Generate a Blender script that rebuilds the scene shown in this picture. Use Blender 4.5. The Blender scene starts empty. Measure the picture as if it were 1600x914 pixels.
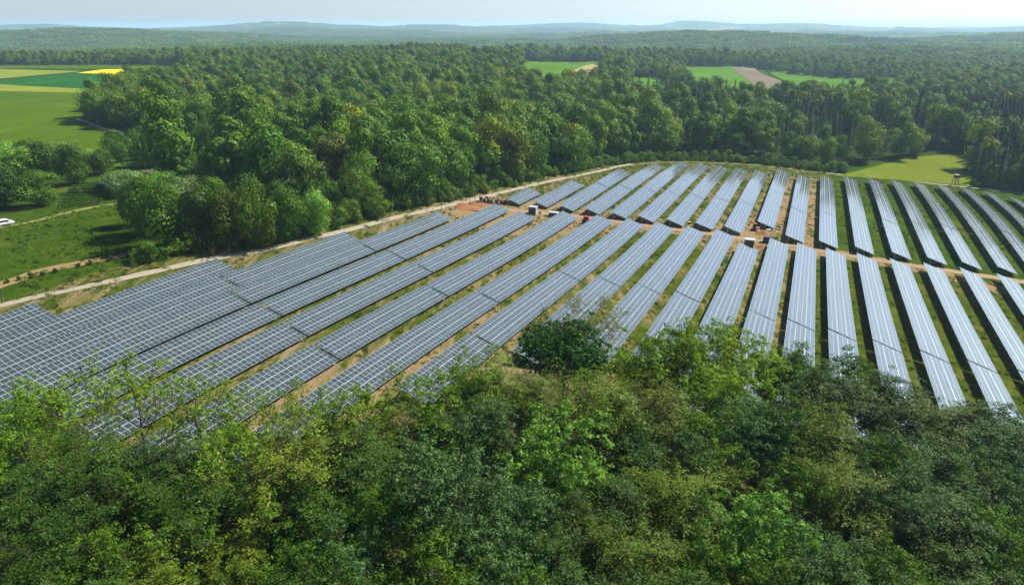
import bpy, math, random
import numpy as np
from mathutils import Vector, Matrix

random.seed(7)
RNG = np.random.default_rng(11)
scene = bpy.context.scene

# ------------------------------------------------------------------ camera
CAM_H = 70.0
PITCH = math.atan((457 - 42.4) / 1067.0)
cam_d = bpy.data.cameras.new("camera")
cam = bpy.data.objects.new("camera", cam_d)
scene.collection.objects.link(cam)
cam_d.sensor_width = 36.0
cam_d.lens = 36.0 * 1067.0 / 1600.0
cam_d.clip_start = 0.5
cam_d.clip_end = 90000.0
cam.location = (0, 0, CAM_H)
cam.rotation_euler = (math.pi / 2 - PITCH, 0, 0)
scene.camera = cam

# ------------------------------------------------------------------ world, sun, exposure
SUN_AZ = math.radians(60.0)     # clockwise from +Y
SUN_EL = math.radians(47.0)
world = bpy.data.worlds.new("World")
scene.world = world
world.use_nodes = True
wn = world.node_tree
wn.nodes.clear()
sky = wn.nodes.new("ShaderNodeTexSky")
sky.sky_type = 'NISHITA'
sky.sun_disc = False
sky.sun_elevation = SUN_EL
sky.sun_rotation = SUN_AZ
sky.altitude = 400
sky.air_density = 0.7
sky.dust_density = 1.1
sky.ozone_density = 2.0
bg = wn.nodes.new("ShaderNodeBackground")
bg.inputs[1].default_value = 0.068
wo = wn.nodes.new("ShaderNodeOutputWorld")
wn.links.new(sky.outputs[0], bg.inputs[0])
wn.links.new(bg.outputs[0], wo.inputs[0])

sun_d = bpy.data.lights.new("sun", 'SUN')
sun_d.energy = 5.0
sun_d.angle = math.radians(0.5)
sun_d.color = (1.0, 0.95, 0.86)
sun = bpy.data.objects.new("sun", sun_d)
scene.collection.objects.link(sun)
sdir = Vector((math.sin(SUN_AZ) * math.cos(SUN_EL), math.cos(SUN_AZ) * math.cos(SUN_EL), math.sin(SUN_EL)))
sun.rotation_euler = sdir.to_track_quat('Z', 'Y').to_euler()
sun.location = (200, 0, 300)

scene.view_settings.view_transform = 'Standard'
scene.view_settings.look = 'None'
scene.view_settings.exposure = 1.17
scene.view_settings.gamma = 1.0
scene.cycles.max_bounces = 6
scene.cycles.diffuse_bounces = 2
scene.cycles.glossy_bounces = 2
scene.cycles.transmission_bounces = 3
scene.cycles.volume_bounces = 0
scene.cycles.use_denoising = True

# ------------------------------------------------------------------ terrain
AZ = math.radians(23.2087)          # direction the table rows run in
UX, UY = math.sin(AZ), math.cos(AZ)
TIDX = [(0, 0), (0, 1), (0, 2), (0, 3), (0, 4), (1, 0), (1, 1), (1, 2), (1, 3), (2, 0), (2, 1), (2, 2), (3, 0), (3, 1), (4, 0)]
TC = [-67.2469, -3.9633, -5.0617, -5.7484, -0.6107, -5.8883, 1.3913, 5.6398, 2.2104, 2.3826, -0.8226, -1.791, 0.6352, 0.347, -0.714]

def sd(X, Y):
    return X * UX + Y * UY, X * UY - Y * UX

def xy(s, d):
    return s * UX + d * UY, s * UY - d * UX

def poly(s, d):
    a = (s - 200) / 100; b = (d + 20) / 100
    z = 0
    for c, (i, j) in zip(TC, TIDX):
        z = z + c * a ** i * b ** j
    return z

BUMPS = [  # X, Y, sx, sy, amp, rotation
    (-190, 175, 55, 55, 5, 0), (-170, 1120, 430, 330, 12, 0), (380, 1380, 300, 170, 12, 0),
    (-950, 1420, 600, 170, -3, 0), (-300, 520, 130, 160, 4, 0),
    (1500, 2800, 1500, 380, 36, -.08), (900, 1720, 260, 150, 20, -.2), (1500, 1500, 380, 200, 22, 0),
    (620, 1150, 160, 110, 6, 0), (800, 900, 170, 120, 9, 0), (430, 830, 140, 90, 6, 0),
    (-2750, 3300, 1500, 420, 58, .05), (-1650, 3900, 650, 350, 36, -.2), (-800, 4300, 500, 300, 20, 0),
    (-1750, 6300, 800, 500, 40, 0), (-1000, 6000, 700, 350, 22, 0), (-380, 5600, 520, 300, 25, 0), (-2900, 8200, 1300, 700, 73, 0), (-1300, 8800, 1500, 700, 81, -.05),
    (450, 7600, 700, 400, 49, 0), (900, 10500, 2600, 800, 99, .02),
    (3900, 10500, 1500, 800, 74, 0), (2700, 7300, 900, 450, 41, 0), (5600, 9000, 1200, 500, 53, 0),
    (-6200, 9000, 2500, 900, 73, 0), (7800, 12000, 3000, 900, 79, 0), (4300, 6500, 900, 350, 26, 0),
]

def smooth(t):
    t = np.clip(t, 0, 1)
    return t * t * (3 - 2 * t)

def terrain(X, Y):
    X = np.asarray(X, float); Y = np.asarray(Y, float)
    s, d = sd(X, Y)
    sc = np.clip(s, 40, 418)
    dmax = np.interp(sc, [40, 100, 300], [20, 45, 108])
    dc = np.minimum(np.maximum(d, -150), dmax)
    s1 = np.minimum(sc, 360.0)
    zs = poly(s1, dc) + 70 - (sc - s1) * np.interp(dc, [-150, 0, 100], [.070, .045, .030])
    dist = np.hypot(s - sc, d - dc)
    w = smooth(1 - dist / 230)
    R = np.hypot(X, Y)
    base = 3 - 9 * np.tanh((X - 50) / 400) * np.clip(1.6 - R / 2500, 0, 1)
    und = 3.0 * np.sin(X / 97 + 1.3) * np.sin(Y / 131 + .4) + 2.2 * np.sin((X + .7 * Y) / 61) * np.sin((Y - .5 * X) / 83)
    und = und * smooth((X + 200) / 500 + smooth((R - 900) / 800)) + 4.5 * np.sin(X / 62 + 1) * np.sin(Y / 74) * smooth((Y - 340) / 140) * smooth((X + 330) / 120) * smooth((250 - X) / 200) + 5 * np.sin(X / 310 + Y / 470) * smooth((R - 1200) / 800) + 13 * np.sin(X / 260 + Y / 900 + 2) * np.sin(Y / 330 - X / 1500) * smooth((R - 1900) / 700)
    und = und + smooth((R - 3500) / 2500) * (15 * np.sin(X / 530 + 1) * np.sin(Y / 640) + 11 * np.sin(X / 290 - Y / 410))
    z = base + und
    z = z - smooth((R - 1450) / 800) * np.where(X > 0, 25 - 13 * smooth(X / 600), 25)
    for bx, by, sx, sy, a, r in BUMPS:
        c, n = math.cos(r), math.sin(r)
        p = (X - bx) * c + (Y - by) * n; q = -(X - bx) * n + (Y - by) * c
        z = z + a * np.exp(-np.abs(p / sx) ** 2.6 - (q / sy) ** 2)
    return zs * w + z * (1 - w)

CP, SP = math.cos(PITCH), math.sin(PITCH)

def raydir(px, py):
    a = px - 800.0; b = 457.0 - py
    v = np.array([a, 1067 * CP + b * SP, -1067 * SP + b * CP])
    return v / np.linalg.norm(v)

def at(px, py, h=0.0):
    """point of the terrain (raised by h) seen at photo pixel px, py -> X, Y, ground z"""
    v = raydir(px, py)
    t = np.geomspace(30, 20000, 3000)
    X = v[0] * t; Y = v[1] * t; Z = CAM_H + v[2] * t
    f = Z - terrain(X, Y) - h
    k = np.argmax(f < 0)
    if f[k] >= 0:
        k = len(t) - 1
    lo, hi = t[max(k - 1, 0)], t[k]
    for _ in range(25):
        m = (lo + hi) / 2
        if CAM_H + v[2] * m - float(terrain(v[0] * m, v[1] * m)) - h < 0: hi = m
        else: lo = m
    return v[0] * hi, v[1] * hi, float(terrain(v[0] * hi, v[1] * hi))

def pxl(pts):
    return [at(*p)[:2] for p in pts]

def inside(poly_, X, Y):
    X = np.asarray(X, float); Y = np.asarray(Y, float)
    r = np.zeros(X.shape, bool)
    n = len(poly_)
    for i in range(n):
        x1, y1 = poly_[i]; x2, y2 = poly_[(i + 1) % n]
        if y1 == y2: continue
        c = ((y1 > Y) != (y2 > Y)) & (X < (x2 - x1) * (Y - y1) / (y2 - y1) + x1)
        r ^= c
    return r

def project(X, Y, Z):
    zc = Y * CP - (Z - CAM_H) * SP
    yc = Y * SP + (Z - CAM_H) * CP
    return 800 + 1067 * X / zc, 457 - 1067 * yc / zc, zc

# ------------------------------------------------------------------ object helpers
COL = scene.collection
def link(o, parent=None):
    COL.objects.link(o)
    if parent is not None: o.parent = parent
    return o

def tag(o, label=None, cat=None, group=None, kind=None):
    if label: o["label"] = label
    if cat: o["category"] = cat
    if group: o["group"] = group
    if kind: o["kind"] = kind
    return o

def empty(name, loc, rz=0.0):
    o = bpy.data.objects.new(name, None)
    o.empty_display_size = 0.5
    o.location = loc; o.rotation_euler = (0, 0, rz)
    return link(o)

def np_mesh(name, V, F, mats, mi=None, attrs=None, smooth_=False):
    """V (n,3); F (m,k) array, all faces the same size"""
    me = bpy.data.meshes.new(name)
    V = np.asarray(V, np.float32); F = np.asarray(F, np.int32)
    me.vertices.add(len(V)); me.vertices.foreach_set("co", V.ravel())
    k = F.shape[1]
    me.loops.add(F.size); me.loops.foreach_set("vertex_index", F.ravel())
    me.polygons.add(len(F))
    me.polygons.foreach_set("loop_start", np.arange(0, F.size, k, dtype=np.int32))
    if mi is not None: me.polygons.foreach_set("material_index", np.asarray(mi, np.int32))
    if smooth_: me.polygons.foreach_set("use_smooth", np.ones(len(F), bool))
    for m in mats: me.materials.append(m)
    if attrs:
        for an, (dom, arr) in attrs.items():
            a = me.attributes.new(an, 'FLOAT', dom)
            a.data.foreach_set("value", np.asarray(arr, np.float32).ravel())
    me.update()
    return me

class MB:
    """collects simple solids into one mesh (quads and triangles)"""
    def __init__(self): self.v = []; self.f = []; self.m = []
    def add(self, v, f, m=0):
        n = len(self.v); self.v += [tuple(map(float, p)) for p in v]
        self.f += [tuple(n + i for i in q) for q in f]; self.m += [m] * len(f); return self
    def box(self, c, s, m=0, rz=0.0, taper=1.0, rx=0.0):
        x, y, z = s[0] / 2, s[1] / 2, s[2] / 2
        P = [(-x, -y, -z), (x, -y, -z), (x, y, -z), (-x, y, -z), (-x * taper, -y * taper, z), (x * taper, -y * taper, z), (x * taper, y * taper, z), (-x * taper, y * taper, z)]
        M = Matrix.Translation(c) @ Matrix.Rotation(rz, 4, 'Z') @ Matrix.Rotation(rx, 4, 'X')
        return self.add([M @ Vector(p) for p in P], [(0, 3, 2, 1), (4, 5, 6, 7), (0, 1, 5, 4), (1, 2, 6, 5), (2, 3, 7, 6), (3, 0, 4, 7)], m)
    def bar(self, a, b, w, m=0, w2=None):
        a = Vector(a); b = Vector(b); w2 = w2 or w
        d = (b - a).normalized(); s = d.cross(Vector((0, 0, 1)))
        if s.length < 1e-3: s = Vector((1, 0, 0))
        s.normalize(); t = s.cross(d)
        P = [a + s * i * w / 2 + t * j * w / 2 for i, j in ((-1, -1), (1, -1), (1, 1), (-1, 1))] + [b + s * i * w2 / 2 + t * j * w2 / 2 for i, j in ((-1, -1), (1, -1), (1, 1), (-1, 1))]
        return self.add(P, [(0, 3, 2, 1), (4, 5, 6, 7), (0, 1, 5, 4), (1, 2, 6, 5), (2, 3, 7, 6), (3, 0, 4, 7)], m)
    def cyl(self, a, b, r, n=12, m=0, r2=None):
        a = Vector(a); b = Vector(b); r2 = r if r2 is None else r2
        d = (b - a).normalized(); s = d.cross(Vector((0, 0, 1)))
        if s.length < 1e-3: s = Vector((1, 0, 0))
        s.normalize(); t = s.cross(d)
        P = []
        for c, q in ((a, r), (b, r2)):
            for k in range(n):
                an = 2 * math.pi * k / n
                P.append(c + s * math.cos(an) * q + t * math.sin(an) * q)
        F = [(k, (k + 1) % n, n + (k + 1) % n, n + k) for k in range(n)] + [tuple(range(n - 1, -1, -1)), tuple(range(n, 2 * n))]
        return self.add(P, F, m)
    def prism(self, prof, y0, y1, m=0):
        """profile in x,z extruded along y"""
        n = len(prof)
        P = [(x, y0, z) for x, z in prof] + [(x, y1, z) for x, z in prof]
        F = [(k, (k + 1) % n, n + (k + 1) % n, n + k) for k in range(n)] + [tuple(range(n - 1, -1, -1)), tuple(range(n, 2 * n))]
        return self.add(P, F, m)
    def mesh(self, name, mats, bevel=0):
        me = bpy.data.meshes.new(name); me.from_pydata(self.v, [], self.f)
        for q in mats: me.materials.append(q)
        me.polygons.foreach_set("material_index", self.m); me.update()
        return me
    def build(self, name, mats, parent=None, loc=None, bevel=0):
        if not isinstance(mats, (list, tuple)): mats = [mats]
        o = bpy.data.objects.new(name, self.mesh(name, mats))
        if loc is not None: o.location = loc
        if bevel:
            b = o.modifiers.new("bevel", 'BEVEL'); b.width = bevel; b.segments = 2; b.limit_method = 'ANGLE'
        return link(o, parent)

# ------------------------------------------------------------------ materials
def mat(name):
    m = bpy.data.materials.new(name); m.use_nodes = True
    nt = m.node_tree; nt.nodes.clear()
    out = nt.nodes.new("ShaderNodeOutputMaterial")
    return m, nt, out

def N(nt, t, **kw):
    n = nt.nodes.new(t)
    for k, v in kw.items():
        if k.startswith("i_"): n.inputs[int(k[2:])].default_value = v
        else: setattr(n, k, v)
    return n

def ramp(nt, fac, stops, interp='LINEAR'):
    r = nt.nodes.new("ShaderNodeValToRGB"); r.color_ramp.interpolation = interp
    el = r.color_ramp.elements
    while len(el) < len(stops): el.new(0.5)
    for e, (p, c) in zip(el, stops): e.position = p; e.color = (*c, 1)
    nt.links.new(fac, r.inputs[0]); return r.outputs[0]

def mixc(nt, fac, a, b, mode='MIX'):
    m = nt.nodes.new("ShaderNodeMix"); m.data_type = 'RGBA'; m.blend_type = mode
    for sock, v in ((m.inputs[0], fac), (m.inputs[6], a), (m.inputs[7], b)):
        if hasattr(v, "is_linked") or isinstance(v, bpy.types.NodeSocket): nt.links.new(v, sock)
        elif isinstance(v, (int, float)): sock.default_value = v
        else: sock.default_value = (*v, 1)
    return m.outputs[2]

def math_(nt, op, a, b=None, c=None, clamp=False):
    m = nt.nodes.new("ShaderNodeMath"); m.operation = op; m.use_clamp = clamp
    for i, v in enumerate((a, b, c)):
        if v is None: continue
        if isinstance(v, (int, float)): m.inputs[i].default_value = v
        else: nt.links.new(v, m.inputs[i])
    return m.outputs[0]

def noise(nt, scale, detail=4, rough=0.55, vec=None, dist=0.0):
    n = nt.nodes.new("ShaderNodeTexNoise"); n.inputs["Scale"].default_value = scale
    n.inputs["Detail"].default_value = detail; n.inputs["Roughness"].default_value = rough
    n.inputs["Distortion"].default_value = dist
    if vec is not None: nt.links.new(vec, n.inputs["Vector"])
    return n.outputs[0]

def principled(nt, out, col, rough=0.7, spec=0.3, metal=0.0, bump=None, bdist=0.05, bstr=0.6):
    p = nt.nodes.new("ShaderNodeBsdfPrincipled")
    if isinstance(col, bpy.types.NodeSocket): nt.links.new(col, p.inputs["Base Color"])
    else: p.inputs["Base Color"].default_value = (*col, 1)
    if isinstance(rough, bpy.types.NodeSocket): nt.links.new(rough, p.inputs["Roughness"])
    else: p.inputs["Roughness"].default_value = rough
    p.inputs["Specular IOR Level"].default_value = spec
    p.inputs["Metallic"].default_value = metal
    if bump is not None:
        b = nt.nodes.new("ShaderNodeBump"); b.inputs["Distance"].default_value = bdist; b.inputs["Strength"].default_value = bstr
        nt.links.new(bump, b.inputs["Height"]); nt.links.new(b.outputs[0], p.inputs["Normal"])
    if out is not None: nt.links.new(p.outputs[0], out.inputs[0])
    return p

def geo_pos(nt):
    return nt.nodes.new("ShaderNodeNewGeometry").outputs["Position"]

def scaled(nt, vec, s, rz=0.0):
    m = nt.nodes.new("ShaderNodeMapping"); m.inputs["Scale"].default_value = s; m.inputs["Rotation"].default_value = (0, 0, rz)
    nt.links.new(vec, m.inputs[0]); return m.outputs[0]

def attr(nt, name):
    a = nt.nodes.new("ShaderNodeAttribute"); a.attribute_name = name; return a.outputs["Fac"]

def leaf_mat(name, lo, mid, hi, trans=0.28, objvar=0.22, rough=0.55, spec=0.12):
    """colour differs from leaf to leaf (attribute tint) and from tree to tree (object random)"""
    m, nt, out = mat(name)
    t = attr(nt, "tint")
    c = ramp(nt, t, [(0.0, lo), (0.5, mid), (1.0, hi)])
    oi = nt.nodes.new("ShaderNodeObjectInfo").outputs["Random"]
    hs = nt.nodes.new("ShaderNodeHueSaturation")
    nt.links.new(c, hs.inputs["Color"])
    nt.links.new(math_(nt, 'MULTIPLY_ADD', oi, 0.05 * objvar * 2, 0.5 - 0.05 * objvar), hs.inputs["Hue"])
    r2 = math_(nt, 'FRACT', math_(nt, 'MULTIPLY', oi, 37.7))
    nt.links.new(math_(nt, 'MULTIPLY_ADD', r2, objvar * 1.6, 1.0 - objvar * .8), hs.inputs["Value"])
    col = hs.outputs[0]
    p = principled(nt, None, col, rough, spec)
    tr = nt.nodes.new("ShaderNodeBsdfTranslucent")
    tc = mixc(nt, 1.0, col, (1.3, 1.25, 0.5), 'MULTIPLY')
    nt.links.new(tc, tr.inputs[0])
    ms = nt.nodes.new("ShaderNodeMixShader"); ms.inputs[0].default_value = trans
    nt.links.new(p.outputs[0], ms.inputs[1]); nt.links.new(tr.outputs[0], ms.inputs[2])
    nt.links.new(ms.outputs[0], out.inputs[0])
    return m

def forest_leaf_mat(name, palette, trans=0.22):
    m, nt, out = mat(name)
    oi = nt.nodes.new("ShaderNodeObjectInfo").outputs["Random"]
    c = ramp(nt, oi, palette)
    t = attr(nt, "tint")
    v = math_(nt, 'MULTIPLY_ADD', t, 0.9, 0.55)
    hs = nt.nodes.new("ShaderNodeHueSaturation"); nt.links.new(c, hs.inputs["Color"]); nt.links.new(v, hs.inputs["Value"])
    p = principled(nt, None, hs.outputs[0], 0.6, 0.08)
    tr = nt.nodes.new("ShaderNodeBsdfTranslucent"); nt.links.new(mixc(nt, 1.0, hs.outputs[0], (1.3, 1.25, .5), 'MULTIPLY'), tr.inputs[0])
    ms = nt.nodes.new("ShaderNodeMixShader"); ms.inputs[0].default_value = trans
    nt.links.new(p.outputs[0], ms.inputs[1]); nt.links.new(tr.outputs[0], ms.inputs[2]); nt.links.new(ms.outputs[0], out.inputs[0])
    return m

def plain(name, col, rough=0.6, spec=0.3, metal=0.0, var=0.15, scale=3.0):
    m, nt, out = mat(name)
    n = noise(nt, scale, 5, .6, geo_pos(nt))
    c = mixc(nt, n, tuple(x * (1 - var) for x in col), tuple(min(1, x * (1 + var)) for x in col))
    principled(nt, out, c, rough, spec, metal)
    return m

M = {}
M['bark'] = plain('bark', (.075, .055, .04), .9, .1, var=.4, scale=6)
M['bark_pale'] = plain('bark_pale', (.16, .135, .11), .9, .1, var=.35, scale=6)
M['galvanised'] = plain('galvanised_steel', (.45, .46, .47), .45, .5, .6)
M['alu'] = plain('aluminium_frame', (.50, .54, .545), .4, .5, .1, var=.04)
M['back'] = plain('module_back', (.62, .64, .66), .6, .3, 0, var=.05)
M['white_paint'] = plain('white_paint', (.8, .8, .78), .35, .5, var=.03)
M['dark_glass'] = plain('dark_glass', (.012, .015, .018), .08, .6, var=.1)
M['rubber'] = plain('rubber', (.02, .02, .02), .8, .2)
M['wood_dark'] = plain('weathered_wood', (.10, .075, .055), .85, .15, var=.35, scale=5)
M['tar'] = plain('dark_boards', (.022, .024, .026), .8, .2, var=.4, scale=5)
M['red_wood'] = plain('red_brown_boards', (.23, .055, .03), .8, .2, var=.25, scale=4)
M['roof_grey'] = plain('roof_sheet', (.13, .13, .13), .7, .2, 0)
M['red_paint'] = plain('red_paint', (.34, .02, .02), .35, .5, var=.05)
M['orange_paint'] = plain('orange_paint', (.34, .09, .02), .45, .4, var=.15)
M['yellow_paint'] = plain('yellow_paint', (.62, .42, .06), .45, .4, var=.1)
M['steel_dark'] = plain('dark_steel', (.05, .05, .052), .55, .4, .3)
M['green_box'] = plain('green_grey_sheet', (.05, .07, .065), .5, .4, var=.15)
M['cabinet'] = plain('pale_cabinet_sheet', (.30, .33, .335), .5, .4, var=.06)
M['cabinet_dark'] = plain('slate_cabinet_sheet', (.07, .085, .10), .5, .4, var=.1)
M['black_plastic'] = plain('black_plastic', (.018, .018, .02), .5, .4)
M['pallet'] = plain('pallet_wood', (.34, .26, .17), .8, .2, var=.2)

# solar glass: dark cells behind glass, thin pale cell joints, slightly dusty
def make_glass():
    m, nt, out = mat('solar_glass')
    oi = nt.nodes.new("ShaderNodeObjectInfo").outputs["Random"]
    pn = attr(nt, "tint")
    r = math_(nt, 'FRACT', math_(nt, 'ADD', oi, pn))
    c = ramp(nt, r, [(0, (.012, .020, .022)), (.45, (.017, .027, .028)), (.9, (.024, .035, .036)), (.994, (.024, .035, .036)), (.997, (.02, .05, .085))])
    big = noise(nt, .05, 3, .5, geo_pos(nt))
    c = mixc(nt, math_(nt, 'MULTIPLY', big, .25), c, (.045, .062, .065))
    p = principled(nt, None, c, .18, .5)
    p.inputs["IOR"].default_value = 1.5
    p.inputs["Coat Weight"].default_value = 1.0
    p.inputs["Sheen Weight"].default_value = 0.28; p.inputs["Sheen Roughness"].default_value = 0.45; p.inputs["Sheen Tint"].default_value = (.80, .92, .90, 1)   # dust film
    p.inputs["Coat Roughness"].default_value = 0.11
    p.inputs["Coat IOR"].default_value = 1.72
    p.inputs["Specular Tint"].default_value = (.92, 1.0, .90, 1); p.inputs["Coat Tint"].default_value = (.96, 1.0, .96, 1)
    nt.links.new(p.outputs[0], out.inputs[0])
    return m
M['glass'] = make_glass()

def make_ground():
    m, nt, out = mat('ground_soil_and_grass')
    pos = geo_pos(nt)
    soil = attr(nt, "soil"); wood = attr(nt, "wood"); far = attr(nt, "far"); lush = attr(nt, "lush")
    n1 = noise(nt, .035, 5, .6, pos); n2 = noise(nt, .25, 6, .65, pos); n3 = noise(nt, 1.6, 5, .7, pos)
    rows = noise(nt, .5, 4, .6, scaled(nt, pos, (1.0, .10, 1), AZ))
    g = ramp(nt, n2, [(.3, (.026, .048, .006)), (.48, (.058, .070, .008)), (.66, (.125, .112, .028))])
    g = mixc(nt, math_(nt, 'MULTIPLY', n3, .55), g, (.020, .036, .005))
    gl = ramp(nt, math_(nt, 'ADD', math_(nt, 'MULTIPLY', n1, .6), math_(nt, 'MULTIPLY', n2, .4)), [(.36, (.016, .044, .003)), (.5, (.032, .066, .005)), (.62, (.068, .090, .010))])
    gl = mixc(nt, math_(nt, 'MULTIPLY', n3, .5), gl, (.012, .032, .003))
    g = mixc(nt, lush, g, gl)
    s = ramp(nt, n3, [(.25, (.12, .085, .04)), (.55, (.19, .14, .075)), (.8, (.27, .21, .13))])
    f = math_(nt, 'ADD', math_(nt, 'MULTIPLY', rows, 1.1), math_(nt, 'MULTIPLY', n1, .7))
    f = math_(nt, 'ADD', f, math_(nt, 'MULTIPLY', n3, .35))
    f = math_(nt, 'ADD', f, math_(nt, 'MULTIPLY_ADD', soil, 1.5, -1.95))
    f = math_(nt, 'MULTIPLY', f, 4.0, clamp=True)
    c = mixc(nt, f, g, s)
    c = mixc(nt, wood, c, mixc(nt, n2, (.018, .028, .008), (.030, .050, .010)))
    # far country: woods with scattered pale fields
    fn = noise(nt, .0016, 4, .6, scaled(nt, pos, (1, 2.2, 1)))
    fc = ramp(nt, fn, [(.45, (.028, .055, .022)), (.56, (.04, .075, .028)), (.585, (.16, .19, .08)), (.64, (.26, .25, .15)), (.70, (.12, .20, .06))])
    fc2 = mixc(nt, noise(nt, .03, 5, .8, pos), fc, (.02, .035, .015))
    c = mixc(nt, far, c, fc2)
    hb = math_(nt, 'ADD', n3, math_(nt, 'MULTIPLY', noise(nt, 6, 3, .7, pos), .5))
    principled(nt, out, c, .95, .0, bump=hb, bdist=.35, bstr=.7)
    return m
M['ground'] = make_ground()

def make_field(name, a, b, stripe=.25, rot=0.0, rough=.9, tram=True):
    m, nt, out = mat(name)
    pos = geo_pos(nt)
    n = noise(nt, .02, 5, .6, pos); n2 = noise(nt, .8, 4, .7, pos)
    st = noise(nt, stripe, 3, .5, scaled(nt, pos, (1, .02, 1), rot))
    f = math_(nt, 'ADD', math_(nt, 'MULTIPLY', n, .6), math_(nt, 'MULTIPLY', st, .7))
    c = ramp(nt, f, [(.45, a), (.85, b)])
    c = mixc(nt, math_(nt, 'MULTIPLY', n2, .35), c, tuple(x * .6 for x in a))
    if tram:   # wheel lines the sprayer leaves in the crop, and thin patches
        sx = nt.nodes.new("ShaderNodeSeparateXYZ"); nt.links.new(scaled(nt, pos, (1 / 24, 1 / 24, 1), rot), sx.inputs[0])
        fr = math_(nt, 'FRACT', math_(nt, 'ADD', sx.outputs[0], math_(nt, 'MULTIPLY', n, .15)))
        ln = math_(nt, 'LESS_THAN', math_(nt, 'ABSOLUTE', math_(nt, 'SUBTRACT', fr, .5)), .03)
        c = mixc(nt, math_(nt, 'MULTIPLY', ln, .38), c, (.11, .10, .045))
        pt = ramp(nt, noise(nt, .012, 4, .6, pos), [(.55, (0, 0, 0)), (.72, (1, 1, 1))])
        c = mixc(nt, math_(nt, 'MULTIPLY', pt, .35), c, tuple(min(1, x * 1.5 + .02) for x in b))
    principled(nt, out, c, rough, .0, bump=n2, bdist=.3, bstr=.5)
    return m

def make_track(name, a, b, ruts=True):
    m, nt, out = mat(name)
    pos = geo_pos(nt)
    n = noise(nt, .9, 6, .7, pos); n2 = noise(nt, .12, 4, .6, pos)
    c = mixc(nt, n, a, b); c = mixc(nt, math_(nt, 'MULTIPLY', n2, .4), c, tuple(x * .65 for x in a))
    if ruts:
        ac = math_(nt, 'ADD', attr(nt, "across"), math_(nt, 'MULTIPLY_ADD', n2, .3, -.15))
        n3 = noise(nt, .35, 4, .7, pos)
        mid = ramp(nt, ac, [(0, (1, 1, 1)), (.16, (1, 1, 1)), (.30, (0, 0, 0)), (.78, (0, 0, 0)), (.95, (1, 1, 1))])
        k = math_(nt, 'MULTIPLY', mid, math_(nt, 'MULTIPLY_ADD', n3, 2.2, -.65, clamp=True))
        c = mixc(nt, math_(nt, 'MULTIPLY', k, .75, clamp=True), c, (.085, .095, .025))
    principled(nt, out, c, .95, .1, bump=n, bdist=.08)
    return m
M['gravel'] = make_track('pale_gravel', (.22, .19, .145), (.34, .30, .245))
M['dirt'] = make_track('bare_dirt', (.20, .125, .07), (.31, .225, .15))
M['dirt_red'] = make_track('dug_earth', (.16, .07, .03), (.27, .135, .06), False)
M['heap_soil'] = make_track('heap_soil', (.20, .125, .07), (.31, .225, .15), False)
M['grass_path'] = make_track('worn_grass_path', (.12, .12, .035), (.21, .19, .08))
M['straw'] = make_track('mown_strip', (.17, .115, .045), (.27, .19, .09))

# ------------------------------------------------------------------ regions (world polygons found from where they meet the ground in the photo)
FOREST = pxl([(232, 386), (300, 388), (372, 387), (440, 377), (538, 353), (626, 330), (702, 315), (750, 302), (800, 289), (850, 277),
              (900, 266), (960, 252), (1000, 247), (1100, 245), (1200, 252), (1300, 261), (1400, 249), (1500, 237), (1524, 240), (1512, 289),
              (1600, 304), (1800, 335)]) + [(2500, 420), (9000, 2500), (9000, 5200), (-9000, 5200), (-4000, 1180)] + pxl([(0, 103.5), (120, 103), (300, 103), (292, 112), (252, 134), (202, 155), (152, 174), (140, 193), (222, 214), (178, 243), (172, 300), (190, 335)])
BUSHES = pxl([(178, 243), (222, 214), (330, 236), (420, 258), (520, 300), (640, 322), (640, 332), (440, 388), (480, 330), (400, 285), (250, 280), (172, 300)])
CLEAR = [pxl(p) for p in (
    [(812, 96), (940, 97), (940, 142), (905, 150), (850, 146), (812, 128)],
    [(985, 122), (1032, 123), (1045, 158), (975, 158)],
    [(1066, 104), (1142, 106), (1180, 107), (1320, 125), (1400, 124), (1410, 150), (1290, 158), (1180, 160), (1075, 154)],
    [(1325, 268), (1400, 252), (1500, 240), (1524, 242), (1514, 291), (1400, 283)],
)]
CLEAR.append(pxl([(150, 262), (172, 300), (190, 335), (232, 390), (300, 392), (440, 380), (512, 362), (500, 350), (470, 335), (430, 318), (330, 300), (260, 296), (250, 268)]))
CONIF = pxl([(985, 238), (1200, 250), (1440, 243), (1500, 232), (1600, 304), (1800, 330), (1800, 170), (1400, 150), (985, 158)])
SPRUCE = pxl([(1210, 252), (1395, 248), (1395, 190), (1210, 190)])
SPRUCE2 = pxl([(1500, 232), (1524, 241), (1512, 289), (1600, 304), (1900, 360), (1900, 160), (1500, 180)])
NEARWOOD = [xy(95, -44), xy(112, -20), xy(120, 5), xy(122, 40), xy(122, 90), xy(30, 120), xy(-20, 60), xy(-20, -60), xy(40, -100), xy(48, -90), xy(58, -60)]

def axis(lo, hi, step, far_lo, far_hi, g=1.05):
    c = list(np.arange(lo, hi + .1, step))
    a, st = hi, step
    while a < far_hi: st *= g; a += st; c.append(a)
    a, st = lo, step; l = []
    while a > far_lo: st *= g; a -= st; l.append(a)
    return np.array(l[::-1] + c)

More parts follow.
